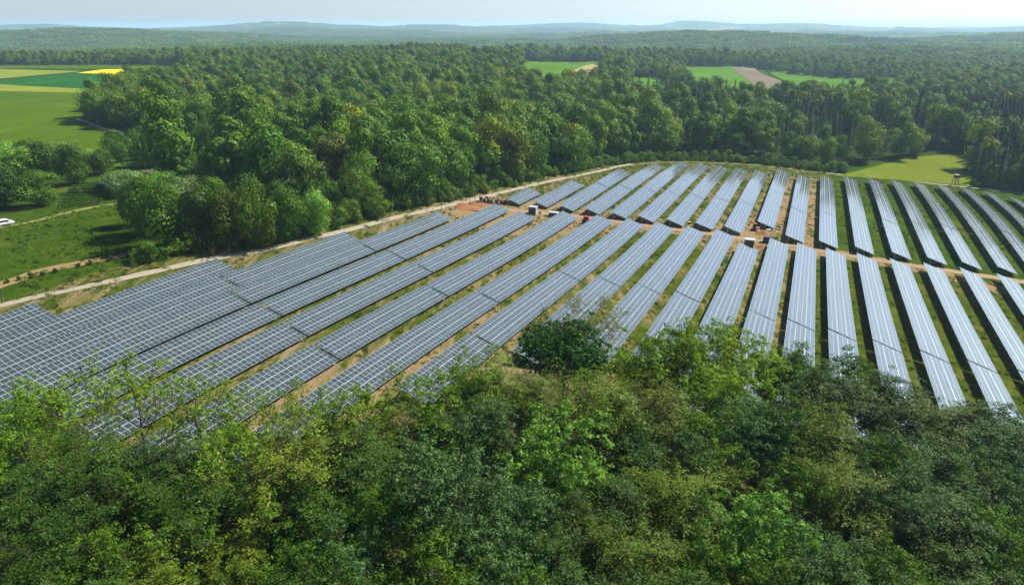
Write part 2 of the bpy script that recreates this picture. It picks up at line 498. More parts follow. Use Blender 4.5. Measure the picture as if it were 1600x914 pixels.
gx = axis(-260, 300, 2.5, -24000, 24000); gy = axis(40, 480, 2.5, -1500, 34000)
GX, GY = np.meshgrid(gx, gy)
GZ = terrain(GX, GY)
nx, ny = len(gx), len(gy)
ii = (np.arange(ny - 1)[:, None] * nx + np.arange(nx - 1)[None, :]).ravel()
GF = np.stack([ii, ii + 1, ii + nx + 1, ii + nx], 1)
fx, fy = GX.ravel(), GY.ravel()
S_, D_ = sd(fx, fy)
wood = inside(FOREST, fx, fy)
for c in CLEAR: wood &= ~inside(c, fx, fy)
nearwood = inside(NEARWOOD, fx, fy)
R_ = np.hypot(fx, fy)
solar = (S_ > 25) & (S_ < 425) & (D_ > -160) & (D_ < 130)
soil = np.where(solar, .60, .05)
soil = np.where(solar & (D_ > 14) & (S_ > 250), .18, soil)
soil = np.where(solar & (D_ > 5) & (S_ < 240), .42, soil)
soil += np.exp(-((S_ - 243 - .06 * np.maximum(D_, 0)) / 5.0) ** 2) * solar * .5
soil += np.exp(-((S_ - 246) / 14) ** 2 - ((D_ + 12) / 14) ** 2) * .8 + np.exp(-((S_ - 238) / 18) ** 2 - ((D_ + 84) / 16) ** 2) * .55
soil += np.exp(-((S_ - 225) / 26) ** 2 - ((D_ + 108) / 14) ** 2) * .45 + np.exp(-((S_ - 75) / 40) ** 2 - ((D_ + 55) / 30) ** 2) * .25
soil += np.exp(-((S_ - 320) / 60) ** 2 - ((D_ + 2) / 12) ** 2) * .35
lush = np.where(solar, np.where((D_ > 14) & (S_ > 250), .75, .25), .9)
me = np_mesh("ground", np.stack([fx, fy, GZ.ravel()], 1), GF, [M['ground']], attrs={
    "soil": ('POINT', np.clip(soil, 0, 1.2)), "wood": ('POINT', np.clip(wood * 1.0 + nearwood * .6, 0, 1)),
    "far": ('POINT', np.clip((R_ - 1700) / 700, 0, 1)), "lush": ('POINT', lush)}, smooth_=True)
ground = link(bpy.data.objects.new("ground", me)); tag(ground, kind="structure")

def patch(name, quad, material, off=.35, n=40, m_=40, pix=True):
    q = pxl(quad) if pix else quad
    u, v = np.meshgrid(np.linspace(0, 1, n), np.linspace(0, 1, m_))
    P = [np.array(p) for p in q]
    X = (P[0][0] * (1 - u) + P[1][0] * u) * (1 - v) + (P[3][0] * (1 - u) + P[2][0] * u) * v
    Y = (P[0][1] * (1 - u) + P[1][1] * u) * (1 - v) + (P[3][1] * (1 - u) + P[2][1] * u) * v
    Z = terrain(X, Y) + off
    i = (np.arange(m_ - 1)[:, None] * n + np.arange(n - 1)[None, :]).ravel()
    F = np.stack([i, i + 1, i + n + 1, i + n], 1)
    o = link(bpy.data.objects.new(name, np_mesh(name, np.stack([X.ravel(), Y.ravel(), Z.ravel()], 1), F, [material], smooth_=True)))
    return tag(o, kind="structure")

F1 = make_field("crop_green", (0.0370, 0.0794, 0.0029), (0.0693, 0.1134, 0.0042), rot=1.2)
F2 = make_field("crop_dark_green", (0.0085, 0.0670, 0.0091), (0.0142, 0.0906, 0.0124), rot=.6)
F3 = make_field("crop_pale", (0.1149, 0.1663, 0.0178), (0.1867, 0.2041, 0.0249), rot=.2)
F4 = make_field("rapeseed", (0.4500, 0.3750, 0.0075), (0.5850, 0.4800, 0.0150), rot=.5)
F5 = make_field("stubble", (0.2100, 0.1750, 0.0770), (0.2940, 0.2450, 0.1190), rot=1.0)
F6 = make_field("ploughed_soil", (.115, .095, .068), (.17, .14, .10), rot=1.3)
F7 = make_field("mown_meadow", (0.0704, 0.1109, 0.0086), (0.1300, 0.1497, 0.0172), stripe=.35, rot=1.75, tram=False)
F8 = make_field("crop_bright", (0.0479, 0.1210, 0.0079), (0.0752, 0.1588, 0.0119), rot=.3)
# the big fields on the left, one behind the other
patch("crop_field", [(-500, 262), (190, 262), (145, 143), (-500, 122)], F1, .3)
patch("crop_field", [(-500, 129), (138, 146), (140, 134), (-420, 118)], F5 if False else F3, .42)
patch("crop_field", [(-40, 131), (170, 141.5), (210, 119), (110, 115)], F2, .55)
patch("crop_field", [(-700, 132), (-40, 128), (128, 112.5), (-500, 106)], F3, .62)
patch("rapeseed_field", [(120, 115.5), (196, 118.4), (198, 109.3), (160, 110)], F4, .85)
patch("crop_field", [(-700, 107), (240, 110.5), (240, 101.5), (-700, 100.5)], F1, .7)
# clearings in the valley behind the farm
patch("crop_field", [(812, 130), (935, 130), (940, 97), (812, 95)], F8, .6)
patch("stubble_field", [(838, 152), (935, 152), (942, 112), (926, 101)], F5, .95)
patch("crop_field", [(972, 158), (1046, 160), (1034, 122), (984, 121)], F8, .6)
patch("crop_field", [(1060, 160), (1235, 162), (1145, 105), (1062, 103)], F8, .6)
patch("ploughed_field", [(1228, 160), (1330, 158), (1176, 106), (1145, 105.5)], F6, .9)
patch("crop_field", [(1305, 160), (1420, 154), (1402, 122), (1198, 110)], F8, 1.2)
patch("meadow", [(1300, 276), (1514, 292), (1528, 240), (1420, 246)], F7, .25)

def strip(name, pts, width, material, off=.06, pix=True, wob=0.0, zbase=0.0):
    P = np.array([at(*p)[:2] for p in pts] if pix else pts)
    out = []
    Q = np.vstack([2 * P[0] - P[1], P, 2 * P[-1] - P[-2]])
    for i in range(1, len(Q) - 2):
        L_ = np.hypot(*(Q[i + 1] - Q[i])); k = max(2, int(L_ / 2.5))
        for t in np.linspace(0, 1, k, endpoint=False):
            a, b, c, d = Q[i - 1], Q[i], Q[i + 1], Q[i + 2]
            out.append(.5 * ((2 * b) + (c - a) * t + (2 * a - 5 * b + 4 * c - d) * t * t + (3 * b - a - 3 * c + d) * t ** 3))
    out = np.array(out)
    if material is None: return out
    T = np.gradient(out, axis=0); T /= np.linalg.norm(T, axis=1)[:, None]
    nrm = np.stack([-T[:, 1], T[:, 0]], 1)
    V = []; K = 9; AC = []
    for k, a in enumerate(np.linspace(-.5, .5, K)):
        ww = width * (1 + (wob * RNG.standard_normal(len(out)) if k in (0, K - 1) else 0))
        q = out + nrm * (a * np.broadcast_to(ww, (len(out),)))[:, None]
        V.append(np.stack([q[:, 0], q[:, 1], terrain(q[:, 0], q[:, 1]) + off + (.03 if k == 4 else -.03 if k in (2, 6) else 0) - (.05 if k in (0, K - 1) else 0)], 1)); AC.append(np.full(len(out), abs(a) * 2))
    V = np.stack(V, 1).reshape(-1, 3)
    n = len(out); i = (np.arange(n - 1)[:, None] * K + np.arange(K - 1)[None, :]).ravel()
    F = np.stack([i, i + K, i + K + 1, i + 1], 1)
    o = link(bpy.data.objects.new(name, np_mesh(name, V, F, [material], attrs={"across": ('POINT', np.stack(AC, 1).ravel())}, smooth_=True)))
    tag(o, kind="structure"); return out

track_pts = strip("gravel_track", [(-90, 497), (0, 478), (60, 463), (115, 452), (160, 442), (209, 431), (252, 422), (302, 410), (352, 401), (400, 393.5), (438, 385),
      (476, 374.7), (538, 361), (589, 347.7), (626, 338), (664, 330), (702, 321), (752, 309), (800, 297), (850, 285.5), (900, 275), (938, 267.5), (963, 261), (986, 257.5),
      (1040, 254), (1100, 254), (1200, 260), (1260, 268), (1317, 273), (1419, 283), (1489, 290.5), (1552, 297), (1600, 303), (1680, 312)], 2.9, None, .09, wob=.06)
_cut = int(np.argmin(np.hypot(track_pts[:, 0] - at(1005, 256)[0], track_pts[:, 1] - at(1005, 256)[1])))
_cut2 = int(np.argmin(np.hypot(track_pts[:, 0] - at(1300, 271)[0], track_pts[:, 1] - at(1300, 271)[1])))
strip("gravel_track", track_pts[:_cut + 1:3], 2.9, M['gravel'], .09, pix=False, wob=.07)
strip("grass_track", track_pts[_cut - 1:_cut2 + 1:3], 2.0, M['grass_path'], .085, pix=False, wob=.15)
strip("rear_track", track_pts[_cut2 - 1::3], 2.2, M['gravel'], .09, pix=False, wob=.12)
strip("field_road", [(120, 186), (140, 193), (165, 203), (195, 209), (222, 216), (260, 226)], 3.2, M['gravel'], .36)
strip("grass_path", [(-60, 362), (0, 355), (45, 348), (95, 335), (140, 325), (185, 318), (215, 316)], 3.0, M['grass_path'], .08, wob=.12)
strip("mown_strip", [(-80, 470), (0, 446), (60, 425), (105, 415), (150, 407), (215, 396), (262, 389)], 5.0, M['straw'], .10, wob=.10)
sv = [xy(s, d) for s, d in ((236, -112), (236, -100), (240, -88), (243.5, -75), (244, -50), (244.5, -20), (244.5, 5), (245.5, 25), (249.5, 42), (254, 55), (260, 68), (268, 84), (276, 100))]
strip("service_track", sv, 3.6, M['dirt'], .09, pix=False, wob=.18)

# ------------------------------------------------------------------ solar tables
TILT = 0.32402; SL = 6.6; MW, ML = 1.12, 2.08
def module_arrays():
    w, l = MW / 2, ML / 2
    V = []; F = []; mi = []
    def q(a, b, c, d, m): n = len(V); V.extend([a, b, c, d]); F.append((n, n + 1, n + 2, n + 3)); mi.append(m)
    t, b = .0, -.035
    q((-w, -l, t), (w, -l, t), (w, l, t), (-w, l, t), 0)
    q((-w, l, b), (w, l, b), (w, -l, b), (-w, -l, b), 2)
    q((-w, -l, b), (w, -l, b), (w, -l, t), (-w, -l, t), 0); q((w, l, b), (-w, l, b), (-w, l, t), (w, l, t), 0)
    q((w, -l, b), (w, l, b), (w, l, t), (w, -l, t), 0); q((-w, l, b), (-w, -l, b), (-w, -l, t), (-w, l, t), 0)
    e = .022
    for y0, y1 in ((-l + e, -.018), (.018, l - e)):
        q((-w + e, y0, .003), (w - e, y0, .003), (w - e, y1, .003), (-w + e, y1, .003), 1)
    return np.array(V), np.array(F), np.array(mi)
MV, MF, MI = module_arrays()
mod_mesh = np_mesh("solar_module", MV, MF, [M['alu'], M['glass'], M['back']], MI)
a_ = mod_mesh.attributes.new("tint", 'FLOAT', 'FACE')

LROWS = {-14: -147.1, -13: -137.1, -12: -127.1, -11: -117.8, -10: -106.5, -9: -94.1, -8: -81.1, -7: -68.2, -6: -56.9, -5: -46.0, -4: -35.4, -3: -25.3, -2: -16.1,
         -1: -7.3, 0: 1.4, 1: 10.3, 2: 19.7, 3: 29.6, 4: 39.8, 5: 50.9, 6: 62.4, 7: 73.8, 8: 85}
UROWS = {-11: -107.1, -10: -96.7, -9: -86.1, -8: -75.8, -7: -65.3, -6: -54.7, -5: -44.1, -4: -33.6, -3: -23.5, -2: -13.2, -1: -2.7, 0: 8.2, 1: 19.5, 2: 31.0, 3: 42.0,
         4: 52.9, 5: 64.4, 6: 75.6, 7: 86.6, 8: 97.7, 9: 108.8}
LBR = {-14: [33, 84.5], -13: [36, 125.5], -12: [38, 116, 166], -11: [40, 109.2, 159.6, 207.5], -10: [42, 106.5, 157.4, 232.5], -9: [44, 99.8, 151, 227.5],
       -8: [48, 93, 135.5, 238], -7: [57, 137, 239.6], -6: [84, 111.5, 164.5, 240.7], -5: [107, 165, 241.2], -4: [113, 164.6, 241.9], -3: [115, 129, 163.5, 242.4],
       -2: [100, 149, 228], -1: [98, 160.5, 241], 0: [97, 110.5, 160, 240.4], 1: [97, 160, 239.8], 2: [97, 110, 160.6, 240.5], 3: [95, 118, 163, 242.1],
       4: [95, 122, 166.7, 246.1], 5: [95, 120, 172, 250.8], 6: [95, 125, 178, 255.5], 7: [100, 186, 261], 8: [105, 194, 267]}
UBR = {-11: [243, 267.2], -10: [246, 295.1], -9: [246.4, 297.4, 340.0], -8: [247.2, 299.5, 374.5], -7: [247, 300.3, 375, 393.5], -6: [246.8, 300, 375.5, 394.0], -5: [247.2, 299.7, 375, 391.5], -4: [247.7, 298.8, 374, 388.5], -3: [248, 297.5, 386.0], -2: [262.9, 330, 398.0], -1: [247.7, 296, 385.0], 0: [247.4, 297, 388.5], 1: [248, 297.5, 396.0], 2: [250.6, 299.1, 399.0], 3: [253.7, 303, 403.0], 4: [258, 308, 407.5], 5: [263.7, 314, 411.5], 6: [269, 320, 414.5], 7: [275, 326, 417.5], 8: [281, 332, 417.5], 9: [288, 338, 417.5]}
# the terrain is only known to s = 418; rows ending beyond it are cut there by the track
ORD = "first second third fourth fifth sixth seventh eighth ninth tenth eleventh twelfth thirteenth fourteenth fifteenth sixteenth seventeenth eighteenth nineteenth twentieth twenty-first twenty-second twenty-third twenty-fourth twenty-fifth twenty-sixth twenty-seventh twenty-eighth twenty-ninth thirtieth thirty-first thirty-second thirty-third thirty-fourth thirty-fifth thirty-sixth thirty-seventh thirty-eighth thirty-ninth fortieth".split()

n_mod = 0
def table(block, rowi, rank, D, s0, s1, part, nparts):
    """one run of modules three high on its steel frame, following the ground"""
    global n_mod
    s1 -= .55
    n = int((s1 - s0) / 1.14)
    ss = s1 - (np.arange(n) + .5) * (s1 - s0) / n
    dc = D + SL * math.cos(TILT) / 2
    Xc, Yc = xy(ss, dc)
    zc = terrain(Xc, Yc)
    tl = TILT + RNG.normal(0, .006)
    Xa, Ya = xy(ss + .6, dc); Xb, Yb = xy(ss - .6, dc)
    g = (terrain(Xa, Ya) - terrain(Xb, Yb)) / 1.2
    ex = np.stack([np.full(n, UX), np.full(n, UY), g], 1); ex /= np.linalg.norm(ex, axis=1)[:, None]
    ey0 = np.array([-UY * math.cos(tl), UX * math.cos(tl), math.sin(tl)])
    ey = ey0 - ex * (ex @ ey0)[:, None]; ey /= np.linalg.norm(ey, axis=1)[:, None]
    ex, ey = -ex, ey                       # so that ex x ey points up
    ez = np.cross(ex, ey)
    if ez[0, 2] < 0: ex = -ex; ez = -ez
    Xl, Yl = xy(ss, D + SL * math.cos(TILT))
    low = np.stack([Xl, Yl, zc + .8], 1)
    org = np.array([Xc.mean(), Yc.mean(), zc.mean()])
    root = empty("solar_table", tuple(org))
    _, _, depth = project(org[0], org[1], org[2])
    pos = []
    for t in range(3):
        jit = RNG.normal(0, .006, (n, 1))
        c = low + ey * (1.06 + t * 2.24) + ez * (.0 + jit) - org
        pos.append(c)
    wob = RNG.normal(0, .002, (3, n, 1))
    if depth < 132 and n * 3 <= 290:
        for t in range(3):
            for k in range(n):
                o = bpy.data.objects.new("solar_module", mod_mesh)
                e2 = ey[k] + ez[k] * wob[t, k]; e3 = ez[k] - ey[k] * wob[t, k]
                mtx = Matrix(((ex[k, 0], e2[0], e3[0], pos[t][k, 0]), (ex[k, 1], e2[1], e3[1], pos[t][k, 1]), (ex[k, 2], e2[2], e3[2], pos[t][k, 2]), (0, 0, 0, 1)))
                link(o, root); o.matrix_local = mtx
                n_mod += 1
    else:
        V = []
        for t in range(3):
            B = np.stack([ex, ey + ez * wob[t], ez - ey * wob[t]], 1)          # n,3,3 rows are axes
            V.append(np.einsum('vi,nij->nvj', MV, B) + pos[t][:, None, :])
        V = np.concatenate(V, 0)
        nv = len(MV); K = V.shape[0]
        F = (MF[None] + (np.arange(K) * nv)[:, None, None]).reshape(-1, 4)
        tint = np.repeat(RNG.random(K), len(MF))
        o = bpy.data.objects.new("solar_modules" if False else "module_field", np_mesh("module_field", V.reshape(-1, 3), F, [M['alu'], M['glass'], M['back']], np.tile(MI, K), attrs={"tint": ('FACE', tint)}))
        link(o, root); tag(o, kind="stuff")
    # frame: legs, rafters and purlins
    fb = MB()
    step = max(1, int(4.6 / 1.14))
    ks = list(range(1, n, step)) + [n - 2]
    for k in ks:
        lo = Vector(low[k] - org); E_ = Vector(ey[k]); Z_ = Vector(ez[k])
        fb.bar(lo + E_ * .25 - Z_ * .22, lo + E_ * 6.35 - Z_ * .22, .12)
        for a in (1.2, 5.2):
            top = lo + E_ * a - Z_ * .28
            gz = zc[k] - org[2] - .15 + 0
            fb.bar((top.x, top.y, gz), top, .12)
        top = lo + E_ * 5.2 - Z_ * .28
        fb.bar((top.x, top.y, zc[k] - org[2] + .5), lo + E_ * 2.8 - Z_ * .28, .07)
    for a in (.55, 1.6, 2.18, 2.8, 3.85, 4.42, 5.0, 6.1):
        wide = .10 if a in (2.18, 4.42) else .07
        dz = -.015 - .035 if a in (2.18, 4.42) else -.10
        kk = list(range(0, n - 1, 4)) + [n - 1]
        for i in range(len(kk) - 1):
            p = Vector(low[kk[i]] - org + ey[kk[i]] * a + ez[kk[i]] * dz); q = Vector(low[kk[i + 1]] - org + ey[kk[i + 1]] * a + ez[kk[i + 1]] * dz)
            fb.bar(p, q, wide if wide > .1 else .08)
    fr = fb.build("support_frame", M['galvanised'], root)
    bn = {"L": "front block", "U": "back block"}[block]
    pn = {1: ["whole"], 2: ["near", "far"], 3: ["near", "middle", "far"]}[nparts][part]
    tone = "dark blue-grey" if rank <= 6 else ("blue-grey" if rank <= 12 else "pale sky-reflecting")
    if nparts == 1: lab = "%s solar table, single piece of the %s row from the left, %s" % (tone, ORD[rank], bn)
    else: lab = "%s solar table, %s piece of the %s row from the left, %s" % (tone, pn, ORD[rank], bn)
    tag(root, lab, "solar table", "long tilted solar tables standing in parallel rows")
    return root

for blk, rows, br in (("L", LROWS, LBR), ("U", UROWS, UBR)):
    for rank, k in enumerate(sorted(rows)):
        cuts = br[k]
        for j in range(len(cuts) - 1):
            table(blk, k, rank, rows[k], cuts[j] + .0, cuts[j + 1], j, len(cuts) - 1)
print("modules as objects", n_mod)

# ------------------------------------------------------------------ trees
def leaf_quads(C, Nn, size, aspect=.62, rng=RNG, spin=True):
    """diamond shaped leaf faces at C with normals Nn"""
    n = len(C)
    Nn = Nn / (np.linalg.norm(Nn, axis=1)[:, None] + 1e-9)
    r = rng.standard_normal((n, 3)); T = np.cross(Nn, r); T /= (np.linalg.norm(T, axis=1)[:, None] + 1e-9)
    B = np.cross(Nn, T)
    s = size if np.ndim(size) else np.full(n, size)
    s = s[:, None]
    V = np.stack([C - T * s * .5, C - B * s * aspect * .5 + T * s * .08, C + T * s * .5, C + B * s * aspect * .5 + T * s * .08], 1)
    return V.reshape(-1, 3), np.arange(4 * n).reshape(n, 4)

def tube(V, F, pts, r0, r1, k=5):
    n0 = len(V); m = len(pts)
    for i, p in enumerate(pts):
        d = (pts[min(i + 1, m - 1)] - pts[max(i - 1, 0)]); d = d / (np.linalg.norm(d) + 1e-9)
        s = np.cross(d, (0.31, .17, .93)); s /= np.linalg.norm(s) + 1e-9; t = np.cross(s, d)
        r = r0 + (r1 - r0) * (i / (m - 1)) ** .8
        for j in range(k):
            a = 2 * math.pi * j / k
            V.append(p + s * math.cos(a) * r + t * math.sin(a) * r)
    for i in range(m - 1):
        for j in range(k):
            a = n0 + i * k + j; b = n0 + i * k + (j + 1) % k
            F.append((a, b, b + k, a + k))

def branch_pts(rng, p, d, L_, seg=4, wig=.12, up=.1):
    pts = [p]; d = d / np.linalg.norm(d)
    for i in range(seg):
        d = d + rng.normal(0, wig, 3) + np.array([0, 0, up]); d /= np.linalg.norm(d)
        pts.append(pts[-1] + d * L_ / seg)
    return pts, d

def make_tree(seed, h=13.0, R=5.5, base=.18, nl=9, nsub=6, ntw=4, leaves=14000, size=.26, spread=.55, flat=1.0, shell=.45, lobes=16, droop=0.0, trunk_r=.2, multi=1, clumpy=1.0, nrm_up=.25, top=1.0, mode="puff", per=26):
    """tapered trunk, limbs, side branches and twigs; leaves gather round the twigs and on the outside of the crown's lobes"""
    rng = np.random.default_rng(seed)
    V = []; F = []; tips = []
    for s in range(multi):
        off = rng.normal(0, .25, 2) if multi > 1 else (0, 0)
        p0 = np.array([off[0], off[1], -.3]); d0 = np.array([off[0] * .35, off[1] * .35, 1.0])
        tp, dd = branch_pts(rng, p0, d0, h * .86 + .3, 8, .05, .05)
        tube(V, F, tp, trunk_r / math.sqrt(multi) * 1.15, .03, 7)
        for i in range(nl // multi):
            f = base + (.93 - base) * ((i + rng.random()) / (nl // multi))
            q = f * 8; a = int(min(q, 7)); p = tp[a] + (tp[a + 1] - tp[a]) * (q - a)
            az = i * 2.4 + rng.random() * .9
            prof = math.sin(math.pi * min(1, max(.12, (1 - f) * .85 + .18))) ** .7
            el = .15 + .9 * f + rng.normal(0, .1) - droop
            L_ = R * (.75 + .35 * rng.random()) * prof + .6
            lp, ld = branch_pts(rng, p, np.array([math.cos(az) * math.cos(el), math.sin(az) * math.cos(el), math.sin(el)]), L_, 5, .13, .07 - droop * .15)
            r_ = trunk_r * (.5 - .3 * f) / math.sqrt(multi)
            tube(V, F, lp, r_, .02, 5)
            for j in range(nsub):
                fj = .3 + .7 * (j + .5) / nsub; qa = fj * 5; b = int(min(qa, 4)); sp = lp[b] + (lp[b + 1] - lp[b]) * (qa - b)
                dirr = (lp[b + 1] - lp[b]) / (np.linalg.norm(lp[b + 1] - lp[b])) + rng.normal(0, .75, 3) * np.array([1, 1, .7 / flat]) + np.array([0, 0, .15])
                sl = L_ * (.42 - .2 * fj) + .5
                bp, bd = branch_pts(rng, sp, dirr, sl, 3, .16, .05)
                tube(V, F, bp, r_ * .38, .012, 4)
                for w in range(ntw):
                    wp, wd = branch_pts(rng, bp[1 + w % 3], bd + rng.normal(0, .8, 3) * np.array([1, 1, .8 / flat]), sl * .45 + .25, 2, .2, .05)
                    tube(V, F, wp, .018, .008, 3)
                    tips += [wp[-1], wp[1]]
                tips += [bp[-1], bp[2]]
    wv = np.array(V); wf = np.array(F)
    tips = np.array(tips)
    # clusters of leaves at the twig tips and on the skin of the crown's lobes
    ctr = np.array([0, 0, h * (base * .35 + .62)])
    nc = max(60, int(leaves / per))
    n2 = int(nc * shell); n1 = nc - n2
    CC = tips[rng.choice(len(tips), n1)] + rng.normal(0, .18, (n1, 3))
    if n2:
        th = rng.random(lobes) * 2 * math.pi; ze = rng.uniform(-.35, 1, lobes)
        rad = np.sqrt(1 - np.minimum(.99, ze ** 2)) * R * .62
        lc = np.stack([np.cos(th) * rad, np.sin(th) * rad, ctr[2] - h * .06 + ze * h * (1 - base) * .33 * top], 1)
        lr = R * rng.uniform(.26, .44, lobes)
        k = rng.choice(lobes, n2, p=lr ** 2 / (lr ** 2).sum())
        dv = rng.standard_normal((n2, 3)); dv[:, 2] = np.where(dv[:, 2] < 0, dv[:, 2] * .6, dv[:, 2]); dv /= np.linalg.norm(dv, axis=1)[:, None]
        CC = np.vstack([CC, lc[k] + dv * (lr[k] * rng.uniform(.82, 1.08, n2))[:, None]])
    ctint = rng.random(len(CC)); crad = spread * rng.uniform(.6, 1.35, len(CC))
    wts = crad ** 2; ci = rng.choice(len(CC), leaves, p=wts / wts.sum())
    c0 = CC[ci]; n = leaves
    rh = c0 * np.array([1, 1, 0]); rh /= np.linalg.norm(rh, axis=1)[:, None] + 1e-6
    if mode == 'puff':
        dv = rng.standard_normal((n, 3)); dv[:, 2] = np.where(dv[:, 2] < -.3, -dv[:, 2] * .5, dv[:, 2]); dv /= np.linalg.norm(dv, axis=1)[:, None]
        C = c0 + dv * (crad[ci] * rng.uniform(.75, 1.1, n))[:, None] * np.array([1, 1, 1 / flat])
        NN = dv * 1.0 + rng.normal(0, .28, (n, 3)) + np.array([0, 0, nrm_up])
    else:
        sd_ = np.cross(rh, (0, 0, 1.0))
        yaw = rng.normal(0, .7, len(CC))[ci]; r2 = rh * np.cos(yaw)[:, None] + sd_ * np.sin(yaw)[:, None]; s2 = np.cross(r2, (0, 0, 1.0))
        u = rng.uniform(-1, 1, n); v = rng.normal(0, .38, n) * (1.15 - .5 * np.abs(u))
        cr = crad[ci]
        C = c0 + r2 * (u * cr * 1.5)[:, None] + s2 * (v * cr * 1.3)[:, None]
        C[:, 2] += -u * cr * (.18 + droop) - .25 * v * v * cr + rng.normal(0, .05, n)
        NN = np.array([0, 0, 1.0]) + r2 * .35 + rng.normal(0, .33, (n, 3))
    T = ctint[ci] * .55 + rng.random(n) * .45
    kz = h / np.percentile(C[:, 2], 99.3); kr = R / np.percentile(np.hypot(C[:, 0], C[:, 1]), 95)
    C = C * np.array([kr, kr, kz]); wv = wv * np.array([kr, kr, kz])
    C[:, 2] = np.maximum(C[:, 2], .5)
    sz = size * np.clip(rng.lognormal(-.05, .32, len(C)), .4, 2.0)
    lv, lf = leaf_quads(C, NN, sz, rng=rng)
    return (wv, wf), (lv, lf, np.clip(T, 0, 1))

def far_tree(seed, h=20, R=4.6, n=4200, size=.78, base=.14, lobes=22, egg=.55):
    """crown for trees a few hundred metres off: lobes of leaf faces with gaps, on a trunk"""
    rng = np.random.default_rng(seed)
    V = []; F = []
    tp = [np.array([0, 0, -1.0]), np.array([.1, 0, h * .4]), np.array([0, .1, h * .85])]
    tube(V, F, tp, .28, .06, 6)
    ze = rng.uniform(-1, 1, lobes); th = rng.random(lobes) * 6.283
    rad = np.sqrt(1 - ze ** 2) * R * .66 * (1 + .15 * rng.standard_normal(lobes))
    cz = h * (base + 1) / 2; hz = h * (1 - base) / 2
    zz = cz + ze * hz * .78
    rad *= np.interp((zz / h), [0, .3, egg, .8, 1], [.7, .95, 1.05, 1.0, .85])
    lc = np.stack([np.cos(th) * rad, np.sin(th) * rad, zz], 1)
    lr = R * rng.uniform(.28, .52, lobes)
    k = rng.choice(lobes, n, p=lr ** 2 / (lr ** 2).sum())
    dv = rng.standard_normal((n, 3)); dv /= np.linalg.norm(dv, axis=1)[:, None]
    C = lc[k] + dv * (lr[k] * (1 + rng.normal(0, .13, n)))[:, None]
    T = ((k * 13) % 11) / 11 * .45 + rng.random(n) * .55
    lv, lf = leaf_quads(C, dv * 1.1 + rng.normal(0, .22, (n, 3)) + np.array([0, 0, .1]), size * rng.uniform(.6, 1.4, n), .8, rng)
    return (np.array(V), np.array(F)), (lv, lf, T)

def conifer(seed, h=22, R=3.0, n=2600, size=.55):
    rng = np.random.default_rng(seed)
    V = []; F = []
    tube(V, F, [np.array([0, 0, -1.0]), np.array([0, 0, h * .5]), np.array([0, 0, h])], .26, .02, 6)
    tiers = 20
    f = rng.random(n) ** .72
    lvl = np.floor(f * tiers) / tiers
    az = rng.random(n) * 6.283
    spoke = np.floor(az / 6.283 * 9 + lvl * 5) / 9 * 6.283 - lvl * 5 / 9 * 6.283 + .35
    az = az * .35 + spoke * .65
    rmax = R * (1 - lvl) ** .85 * (1 + .18 * np.sin(lvl * 40 + seed)) + .15
    rr = rmax * rng.random(n) ** .55
    z = h * (.1 + .9 * lvl) + .6 - rr * .32 + rng.normal(0, .14, n)
    C = np.stack([np.cos(az) * rr, np.sin(az) * rr, z], 1)
    NN = np.stack([np.cos(az) * .5, np.sin(az) * .5, np.full(n, .8)], 1) + rng.normal(0, .35, (n, 3))
    lv, lf = leaf_quads(C, NN, size * rng.uniform(.6, 1.3, n) * np.where(lvl > .85, .6, 1), .5, rng)
    return (np.array(V), np.array(F)), (lv, lf, rng.random(n))

def one_mesh(name, wood_, leaf, mats):
    (wv, wf), (lv, lf, T) = wood_, leaf
    V = np.concatenate([wv, lv]); F = np.concatenate([wf, lf + len(wv)])
    mi = np.r_[np.zeros(len(wf), int), np.ones(len(lf), int)]
    return np_mesh(name, V, F, mats, mi, attrs={"tint": ('FACE', np.r_[np.zeros(len(wf)), T])})

# foliage materials: lo/mid/hi leaf colours (real leaf albedo)
LM = {
 'dark':   leaf_mat('leaves_dark_green', (0.0128, 0.0364, 0.0024), (0.0292, 0.0687, 0.0049), (0.0568, 0.1112, 0.0085), .22),
 'mid':    leaf_mat('leaves_mid_green', (0.0230, 0.0616, 0.0034), (0.0528, 0.1171, 0.0054), (0.0979, 0.1787, 0.0094), .28),
 'olive':  leaf_mat('leaves_olive', (0.0368, 0.0699, 0.0040), (0.0796, 0.1285, 0.0068), (0.1276, 0.1886, 0.0122), .3),
 'yellow': leaf_mat('leaves_yellow_green', (0.0640, 0.1205, 0.0045), (0.1279, 0.2284, 0.0076), (0.1920, 0.3109, 0.0151), .35),
 'bright': leaf_mat('leaves_bright_green', (0.0538, 0.1395, 0.0120), (0.1134, 0.2525, 0.0265), (0.1852, 0.3589, 0.0541), .3),
 'lime':   leaf_mat('leaves_lime_green', (0.0559, 0.1279, 0.0034), (0.1025, 0.2224, 0.0054), (0.1536, 0.3001, 0.0101), .35),
 'blue':   leaf_mat('leaves_grey_green', (0.0230, 0.0616, 0.0141), (0.0500, 0.1133, 0.0261), (0.0988, 0.1848, 0.0555), .22),
 'deep':   leaf_mat('leaves_deep_green', (0.0095, 0.0432, 0.0025), (0.0215, 0.0837, 0.0050), (0.0478, 0.1395, 0.0101), .2, .1),
 'pale':   leaf_mat('leaves_pale_spring', (0.1194, 0.1450, 0.0336), (0.1991, 0.2417, 0.0588), (0.2688, 0.3263, 0.0924), .35),
 'silver': leaf_mat('leaves_silver_green', (0.0797, 0.1329, 0.0420), (0.1294, 0.2054, 0.0672), (0.1891, 0.2779, 0.1008), .3),
}
